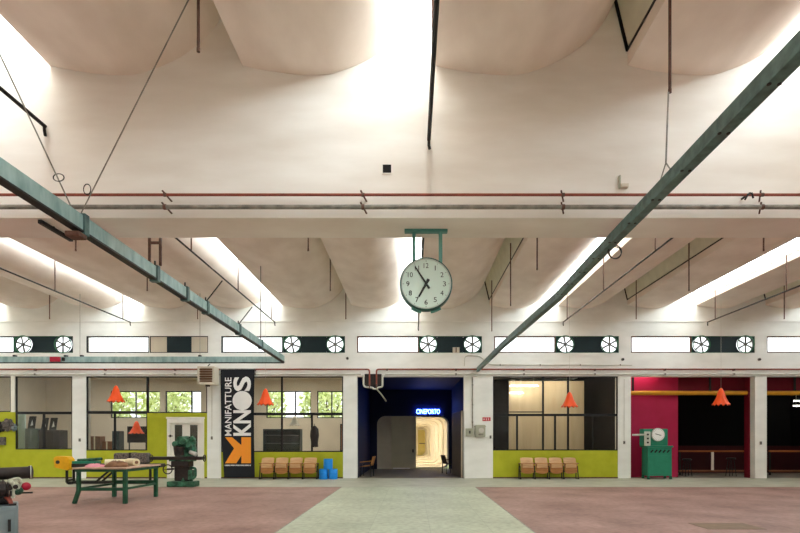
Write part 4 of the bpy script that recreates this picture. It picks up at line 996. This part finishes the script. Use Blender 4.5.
# ------------------------------------------------------------------ green testing machine
Ym = 19.85
def mx(px): return PX(px, Ym)
def mz(py): return PZ(py, Ym)
t = thing('testing_machine', (mx(658), Ym + .25, 0), 'green testing machine with a round white dial before the magenta wall', 'machine')
m = MB(); m.box(mx(648), mx(672), Ym, Ym + .55, .12, mz(447.5)); m.build('cabinet', 'mach', t, bevel=.015)
MB().box(mx(646.5), mx(673), Ym - .03, Ym + .58, mz(447.4), mz(445.8)).build('ledge', 'mach', t, bevel=.008)
MB().box(mx(649.5), mx(670.5), Ym - .015, Ym - .001, .2, mz(455.5)).build('cabinet_door', 'mach', t, bevel=.006)
m = MB()
for i in range(5): x = mx(650.5 + i * 4.1); m.bar((x, Ym - .006, mz(452.5)), (x + .09, Ym - .006, mz(450)), .02, .05)
m.build('vent_slots', 'dark', t)
for px in (648.8, 671.2):
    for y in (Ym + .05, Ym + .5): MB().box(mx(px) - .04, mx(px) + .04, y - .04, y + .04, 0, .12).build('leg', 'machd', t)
MB().box(mx(645), mx(669.5), Ym + .12, Ym + .5, mz(445.7), mz(428.8)).build('head', 'mach', t, bevel=.02)
c = Vector((mx(659), Ym + .06, mz(434.6)))
MB().cyl(c, c + Vector((0, .07, 0)), .245, n=40).build('dial_rim', 'machl', t, smooth=True)
dl = MB().cyl(c - Vector((0, .012, 0)), c - Vector((0, .001, 0)), .225, n=40).build('dial', 'bwhite', t, smooth=True)
m = MB(); m.bar(c + Vector((-.12, -.02, .03)), c + Vector((.1, -.02, -.03)), .012, .02)
for k in range(20):
    a_ = k * PI / 10; m.bar(c + Vector((.19 * math.cos(a_), -.018, .19 * math.sin(a_))), c + Vector((.21 * math.cos(a_), -.018, .21 * math.sin(a_))), .008, .008)
m.build('needle', 'ink', dl)
MB().cyl((mx(633.5), Ym + .1, mz(435)), (mx(646), Ym + .1, mz(434.7)), .038, n=14).build('arm', 'machl', t, smooth=True)
m = MB(); m.box(mx(645.2), mx(651.2), Ym + .04, Ym + .119, mz(446), mz(431.5)); lp = m.build('control_plate', 'machl', t, bevel=.015)
m = MB()
for z in (434.5, 438.5, 442.5): m.cyl((mx(648.2), Ym + .015, mz(z)), (mx(648.2), Ym + .039, mz(z)), .035, n=14)
m.build('knob', 'dark', lp)

# ------------------------------------------------------------------ workbench with things on it
t = thing('workbench', (-7.2, 13.1, 0), 'green steel workbench standing on the red floor at left', 'workbench')
bx0, bx1, by0, by1, bz = -7.78, -6.6, 12.3, 13.9, .84
MB().box(bx0 - .03, bx1 + .03, by0 - .05, by1 + .05, bz - .035, bz).build('table_top', 'benchtop', t, bevel=.006)
m = MB(); m.box(bx0, bx1, by0, by0 + .05, bz - .1, bz - .036); m.box(bx0, bx1, by1 - .05, by1, bz - .1, bz - .036); m.box(bx0, bx0 + .05, by0 + .05, by1 - .05, bz - .1, bz - .036); m.box(bx1 - .05, bx1, by0 + .05, by1 - .05, bz - .1, bz - .036); m.build('apron', 'bench', t, bevel=.004)
for x in (bx0 + .05, bx1 - .05):
    for y in (by0 + .06, by1 - .06):
        m = MB()
        if x < -7.2 and y < 13: m.bar((x - .1, y, 0), (x, y, .3), .075, .08); m.bar((x, y, .28), (x, y, bz - .036), .075, .08)
        else: m.bar((x, y, 0), (x, y, bz - .036), .085, .085)
        m.build('leg', 'bench', t, bevel=.006)
MB().box(bx0 + .1, bx1 - .1, by0 + .04, by0 + .08, .3, .37).build('stretcher', 'bench', t); MB().box(bx0 + .1, bx1 - .1, by1 - .09, by1 - .03, .35, .43).build('stretcher', 'bench', t)
for x in (bx0 + .05, bx1 - .05): MB().box(x - .02, x + .02, by0 + .1, by1 - .1, .32, .37).build('stretcher', 'bench', t)
def roll(x0, y0, x1, y1, r, mm, name, label, cat, part='roll'):
    t = thing(name, ((x0+x1)/2, (y0+y1)/2, bz), label, cat)
    p0, p1 = Vector((x0, y0, bz + r + .001)), Vector((x1, y1, bz + r + .001)); d_ = (p1 - p0).normalized()
    MB().cyl(p0, p1, r, n=20).build(part, mm, t, smooth=True); 
    m = MB(); m.cyl(p0 - d_ * .01, p1 + d_ * .01, r * .45, n=14); m.build('core', 'brown', t)
roll(-7.05, 13.25, -6.72, 13.0, .09, 'cream', 'paper_roll', 'thick cream paper roll at the right side of the workbench', 'roll')
roll(-7.66, 13.3, -7.1, 13.55, .075, 'cream', 'paper_roll', 'long pale paper roll at the rear left of the workbench', 'roll')
def heap(x, y, rx, ry, h, mm, name, label, cat, seed):
    rnd = random.Random(seed); t = thing(name, (x, y, bz), label, cat); m = MB(); n = 20
    pr_ = [(1, .0), (1.0, .25), (.85, .6), (.6, .85), (.3, .97), (.001, 1)]
    for j, (r, z) in enumerate(pr_):
        for k in range(n):
            a = 2 * PI * k / n; w = 1 + .22 * math.sin(3 * a + seed) + .1 * rnd.uniform(-1, 1)
            m.v.append(Vector((x + rx * r * w * math.cos(a), y + ry * r * w * math.sin(a), bz + .001 + h * z * (1 + (.25 * math.sin(4 * a + j) if 0 < j < 5 else 0)))))
    for j in range(5):
        for k in range(n): m.f.append([j * n + k, j * n + (k + 1) % n, (j + 1) * n + (k + 1) % n, (j + 1) * n + k]); m.mi.append(0)
    m.build('cloth', mm, t, smooth=True, angle=60)
heap(-7.5, 12.6, .2, .2, .07, 'pink', 'pink_cloth', 'crumpled pink cloth on the left front of the workbench', 'cloth', 1)
heap(-7.0, 12.65, .24, .2, .13, 'brown', 'leather_bundle', 'crumpled brown bundle at the middle of the workbench', 'bundle', 2)

# ------------------------------------------------------------------ bending machine behind the bench
Yk = 17.6
t = thing('bending_machine', (PX(90, Yk), Yk + .3, 0), 'long low machine with a yellow motor housing behind the workbench', 'machine')
def kx(px): return PX(px, Yk)
def kz(py): return PZ(py, Yk)
zb = kz(463.5)
m = MB(); poly = [(kx(55), kz(458)), (kx(57.5), kz(456)), (kx(69), kz(456.5)), (kx(71.5), kz(459.5)), (kx(71.3), kz(469)), (kx(69), kz(470.5)), (kx(56), kz(467.5))]
m.prism(list(reversed(poly)), Yk - .1, Yk + .2); mo = m.build('motor_housing', 'myellow', t, bevel=.03)
MB().cyl((kx(60), Yk - .13, kz(462)), (kx(60), Yk - .101, kz(462)), .06, n=16).build('motor_cap', 'dark', mo, smooth=True)
MB().box(kx(70.5), kx(160), Yk, Yk + .4, kz(467.5), kz(463.8)).build('bed', 'milldark', t, bevel=.015)
MB().box(kx(71), kx(95), Yk + .02, Yk + .36, kz(463.7), kz(461.2)).build('guide', 'mach', t, bevel=.015)
MB().cyl((kx(76), Yk + .1, kz(460.5)), (kx(100), Yk + .1, kz(459)), .05, n=12).build('shaft', 'millgreen', t, smooth=True)
m = MB(); zl = .06
for y in (Yk + .02, Yk + .38):
    m.bar((kx(66.5), y, zl), (kx(150), y, zl), .06, .08); m.bar((kx(66.5), y, zl), (kx(66.5), y, kz(468)), .06, .06); m.bar((kx(150), y, zl), (kx(150), y, kz(467.5)), .06, .06); m.bar((kx(95), y, zl), (kx(112), y, kz(468)), .05, .06)
    for px in (70, 148): m.box(kx(px) - .06, kx(px) + .06, y - .05, y + .05, 0, zl)
m.box(kx(66), kx(67), Yk, Yk + .4, .1, .16); m.build('frame', 'dark', t)
zr = kz(463.7)
t = thing('cloth_roll', (kx(129), Yk + .2, zr), 'mottled dark roll lying on the long machine behind the workbench', 'roll')
MB().box(kx(112), kx(146), Yk + .05, Yk + .38, zr + .001, kz(453)).build('roll', 'mottle', t, bevel=.06); MB().box(kx(128), kx(130), Yk + .04, Yk + .39, zr + .002, kz(453) + .01).build('strap', 'dark', t)

# ------------------------------------------------------------------ milling machine
Yg = 16.65
t = thing('milling_machine', (PX(181, Yg), Yg + .35, 0), 'old dark green milling machine with a long table before the white door', 'machine')
gx = lambda px: PX(px, Yg); gz = lambda py: PZ(py, Yg)
MB().box(gx(167), gx(194.5), Yg - .05, Yg + .42, 0, gz(481.5)).build('base', 'millgreen', t, bevel=.03)
m = MB(); m.lathe([(.26, .15), (.22, .3), (.2, .6), (.2, 1.05), (.22, 1.15)], (gx(183), Yg + .2, 0), 'z', 4); 
m.build('column', 'millgreen', t, bevel=.05)
m = MB(); m.box(gx(174), gx(189), Yg, Yg + .28, gz(481), gz(463)); m.box(gx(172), gx(190), Yg - .1, Yg + .3, gz(467), gz(461)); m.build('knee', 'milldark', t, bevel=.03)
MB().box(gx(152), gx(203), Yg - .12, Yg + .18, gz(459.8), gz(456.6)).build('table', 'milldark', t, bevel=.012)
MB().box(gx(170), gx(194), Yg - .08, Yg + .2, gz(461.2), gz(459.9)).build('saddle', 'millgreen', t, bevel=.01)
m = MB()
for v_, r, sc in (((gx(182), Yg + .35, gz(442.5)), .26, (1.1, 1.2, .8)), ((gx(178.5), Yg + .2, gz(447)), .17, (1, 1, 1.1)), ((gx(186.5), Yg + .3, gz(450)), .2, (.9, 1, 1.3))): m.sphere(v_, r, 18, sc)
m.cyl((gx(180), Yg - .02, gz(440)), (gx(180), Yg + .6, gz(440)), .12, n=18); m.build('head', 'millgreen', t, smooth=True)
m = MB(); m.cyl((gx(177), Yg - .02, gz(446)), (gx(177), Yg - .02, gz(455)), .1, .07, 16); m.cyl((gx(177), Yg - .02, gz(455)), (gx(177), Yg - .02, gz(456.4)), .03, n=12); m.build('spindle', 'milldark', t, smooth=True)
m = MB(); m.box(gx(176.5), gx(184), Yg - .1, Yg + .1, gz(455.5), gz(447)); m.box(gx(178), gx(180.5), Yg - .13, Yg - .1, gz(452), gz(448)); m.build('gear_head', 'milldark', t, bevel=.02)
m = MB(); m.cyl((gx(176), Yg - .1, gz(444)), (gx(176), Yg + .1, gz(444)), .09, n=18); m.cyl((gx(184), Yg - .08, gz(441.5)), (gx(184), Yg + .05, gz(441.5)), .1, n=18); m.cyl((gx(189), Yg - .05, gz(445)), (gx(189), Yg + .1, gz(447)), .08, n=16); m.build('cover_cap', 'millgreen', t, bevel=.012)
MB().cyl((gx(187), Yg + .2, gz(441)), (gx(191.5), Yg + .2, gz(437.8)), .075, .085, 16).build('motor', 'millgreen', t, smooth=True)
MB().box(gx(186.5), gx(190.5), Yg + .15, Yg + .3, gz(438.2), gz(436.6)).build('motor_cover', 'milldark', t, bevel=.01)
MB().cyl((gx(188.5), Yg + .1, gz(452)), (gx(195.5), Yg + .05, gz(454.5)), .055, .07, 14).build('lamp_arm', 'palepipe', t, smooth=True)
MB().torus((gx(203.5) + .02, Yg + .03, gz(458.2)), .1, .015, 'x', 24, 6).build('handwheel', 'dark', t, smooth=True)
MB().torus((gx(150.8), Yg + .03, gz(458.2)), .1, .015, 'x', 24, 6).build('handwheel', 'dark', t, smooth=True)
MB().cyl((gx(150.8), Yg + .03, gz(458.2)), (gx(152), Yg + .03, gz(458.2)), .03, n=10).build('hub', 'dark', t); MB().cyl((gx(203), Yg + .03, gz(458.2)), (gx(204), Yg + .03, gz(458.2)), .03, n=10).build('hub', 'dark', t)
m = MB(); m.torus((gx(170), Yg - .16, gz(469)), .14, .018, 'y', 28, 8); m.bar((gx(170) - .13, Yg - .16, gz(469)), (gx(170) + .13, Yg - .16, gz(469)), .02, .02); m.cyl((gx(170), Yg - .17, gz(469)), (gx(173), Yg + .05, gz(469)), .03, n=10); m.build('handwheel', 'milldark', t, smooth=True)
m = MB(); m.tube(bend([(gx(189), Yg + .1, gz(468)), (gx(195), Yg + .05, gz(468)), (gx(195), Yg + .05, gz(477)), (gx(191), Yg + .05, gz(479))], .12), .04); m.box(gx(188), gx(192), Yg - .02, Yg + .2, gz(480), gz(470)); m.build('gearbox', 'millgreen', t, bevel=.015)

# ------------------------------------------------------------------ foreground left: cabinet and machine on it
Yf = 6.7
pv = PX(18, Yf); fx = lambda px: pv + (px - 18) * Yf / F * .81; fz = lambda py: PZ(py, Yf)
ct = fz(505.5)
t = thing('metal_cabinet', (pv, Yf, 0), 'blue-grey metal cabinet standing at the bottom left corner', 'cabinet')
MB().box(pv - .62, pv, Yf, Yf + .6, 0, ct).build('body', 'cabinet', t, bevel=.012)
MB().box(pv - .59, pv - .03, Yf - .015, Yf - .001, .06, ct - .05).build('door', 'cabinet', t, bevel=.006); MB().box(pv - .1, pv - .07, Yf - .045, Yf - .016, .35, .5).build('handle', 'dark', t)
t.rotation_euler.z = math.radians(36)
t = thing('bench_engine', (pv, Yf, ct + .002), 'greasy engine with a dark roller and red knob on the grey cabinet', 'machine')
MB().cyl((pv - .75, Yf + .35, fz(475.5)), (fx(31.5), Yf + .2, fz(473.5)), .078, n=24).build('roller', 'milldark', t, smooth=True)
m = MB(); m.cyl((fx(29.5), Yf + .202, fz(473.6)), (fx(32), Yf + .197, fz(473.4)), .086, n=24); m.cyl((fx(32), Yf + .197, fz(473.4)), (fx(33), Yf + .195, fz(473.4)), .08, .045, 24); m.build('roller_cap', 'milldark', t, smooth=True)
m = MB(); m.torus((fx(31), Yf + .198, fz(473.5)), .088, .006, 'x', 28, 6); m.build('roller_ring', 'palepipe', t, smooth=True)
m = MB(); m.box(pv - .5, fx(8), Yf + .12, Yf + .5, ct + .04, fz(484)); m.cyl((pv - .5, Yf + .12, fz(489)), (fx(7), Yf + .1, fz(489)), .1, n=18)
for k in range(7): m.cyl((fx(7) - k * .05, Yf + .12, fz(489)), (fx(7) - k * .05 + .018, Yf + .12, fz(489)), .118, n=20)
m.build('engine_block', 'milldark', t, bevel=.01)
m = MB(); m.tube(bend([(fx(6), Yf + .08, fz(483)), (fx(12), Yf + .06, fz(481)), (fx(13.5), Yf + .08, fz(490)), (fx(12.5), Yf + .1, fz(498))], .05), .026); m.box(fx(13), fx(19), Yf + .1, Yf + .22, fz(495.5), fz(483)); m.cyl((fx(15.5), Yf + .06, fz(487)), (fx(15.5), Yf + .1, fz(487)), .05, n=18); m.tube(bend([(fx(12), Yf + .07, fz(480)), (fx(18), Yf + .05, fz(478.5)), (fx(21), Yf + .08, fz(481)), (fx(19.5), Yf + .12, fz(486))], .04), .02); m.sphere((fx(10.5), Yf + .06, fz(481.5)), .036, 12); m.cyl((fx(16), Yf + .07, fz(478.5)), (fx(16), Yf + .07, fz(484)), .024, n=10); m.build('casting', 'castw', t, smooth=True)
m = MB(); m.cyl((fx(15.5), Yf + .035, fz(487)), (fx(15.5), Yf + .059, fz(487)), .028, n=14); m.box(fx(14), fx(18), Yf + .07, Yf + .099, fz(482.6), fz(480.6)); m.cyl((fx(9), Yf + .05, fz(487)), (fx(9), Yf + .12, fz(487)), .045, n=14); m.box(fx(9.5), fx(12), Yf + .05, Yf + .15, fz(496), fz(491)); m.build('fittings', 'milldark', t, bevel=.004)
MB().lathe([(.001, -.03), (.03, -.03), (.05, -.01), (.055, .02), (.045, .05), (.001, .05)], (fx(18.2), Yf + .09, fz(491.5)), 'y', 18).build('valve', 'millgreen', t, smooth=True)
m = MB(); m.lathe([(.001, -.02), (.035, -.02), (.05, -.008), (.052, .012), (.04, .03), (.001, .03)], (fx(26.3), Yf + .12, fz(487.3)), 'y', 20); m.build('knob', 'redknob', t, smooth=True)
MB().cyl((fx(19), Yf + .15, fz(486)), (fx(25), Yf + .13, fz(487)), .012, n=10).build('knob_shaft', 'palepipe', t, smooth=True)
MB().bar((fx(21), Yf + .1, fz(493.6)), (fx(33), Yf + .08, fz(493.8)), .025, .02).build('lever', 'dark', t, bevel=.004)
m = MB(); m.cyl((fx(8), Yf + .1, fz(497.5)), (fx(11.5), Yf + .08, fz(504.3)), .03, .022, n=12); m.cyl((fx(7), Yf + .1, fz(496)), (fx(8.5), Yf + .1, fz(498)), .038, n=12); m.build('pipe_elbow', 'redpipe', t, smooth=True)
MB().box(fx(9), fx(16.5), Yf + .02, Yf + .2, ct + .003, ct + .022).build('foot', 'dark', t, bevel=.004); MB().box(pv - .55, pv - .1, Yf + .21, Yf + .5, ct + .003, ct + .04).build('base_plate', 'milldark', t)
t.rotation_euler.z = math.radians(36)

# valve cluster on the left green wall
c = PP(10, 425, YB)
t = thing('valve_cluster', (c.x, YB, c.z - .4), 'dark flower-like metal wall piece on the green wall at the left edge', 'wall piece')
MB().box(PX(1, YB), PX(18, YB), YB - .04, YB + .018, c.z - .03, c.z + .03).build('wall_mount', 'dark', t)
for i, (px, py, r) in enumerate(((3, 427, .2), (10, 425, .24), (16, 427.5, .14))):
    p = PP(px, py, YB + .08); m = MB(); m.cyl((p.x, YB - .1, p.z), (p.x, YB + .019, p.z), r * .4, n=12)
    for k in range(7):
        a = k * 2 * PI / 7 + i; m.sphere((p.x + r * .7 * math.cos(a), YB - .03, p.z + r * .7 * math.sin(a)), r * .38, 10, (1, .5, 1))
    m.build('rosette', ('milldark', 'mottle', 'cabinet')[i], t, smooth=True)
m = MB(); m.box(PX(0, YB), PX(6, YB), YB - .08, YB + .019, PZ(445, YB), PZ(437, YB)); bb = tag(m.build('wall_box', 'mottle', bevel=.015), 'small dark box fixed on the green wall at the left edge', 'box'); 

# ------------------------------------------------------------------ lights, world, camera
def area(name, loc, size, power, col, rot=(0, 0, 0)):
    l = bpy.data.lights.new(name, 'AREA'); l.shape = 'RECTANGLE'; l.size, l.size_y = size; l.energy = power; l.color = col
    o = bpy.data.objects.new(name, l); o.location = loc; o.rotation_euler = rot; C.objects.link(o); return o
area('rear_room_fill', (-13.3, 23.5, 4.4), (5, 1.2), 55, (1, .95, .86))  # unseen ceiling light added to brighten the left rear rooms
area('rear_room_fill', (-5.4, 23.5, 4.4), (4, 1.2), 50, (1, .95, .86))  # second added fill, no fixture behind it
area('plywood_room_fill', (5.2, 21.7, 4.4), (3, .6), 26, (1, .9, .74))  # added fill for the plywood, on top of its tube lamps
area('dark_room_fill', (8.6, 20.7, 4.3), (1.6, .15), 8, (1, .9, .8))  # added fill without a fixture, close to the magenta wall
w = bpy.data.worlds.new('sky'); bpy.context.scene.world = w; w.use_nodes = True
nt = w.node_tree; bg = nt.nodes['Background']; bg.inputs['Color'].default_value = (.93, .97, 1, 1); bg.inputs['Strength'].default_value = 1.3
cam = bpy.data.cameras.new('camera'); co = bpy.data.objects.new('camera', cam); C.objects.link(co)
cam.sensor_width = 36; cam.lens = 36 * F / 800; cam.shift_x = -(VX - 400) / 800; cam.shift_y = (VY - 266.5) / 800
co.location = (0, 0, EYE); co.rotation_euler = (PI / 2, 0, 0); cam.clip_end = 300
sc = bpy.context.scene; sc.camera = co
sc.view_settings.view_transform = 'Standard'; sc.view_settings.look = 'None'; sc.view_settings.gamma = 1; sc.view_settings.use_curve_mapping = False
sc.view_settings.exposure = 1.25
sc.cycles.max_bounces = 12; sc.cycles.diffuse_bounces = 10; sc.cycles.transparent_max_bounces = 16
sc.cycles.sample_clamp_indirect = 8
sc.cycles.use_denoising = True
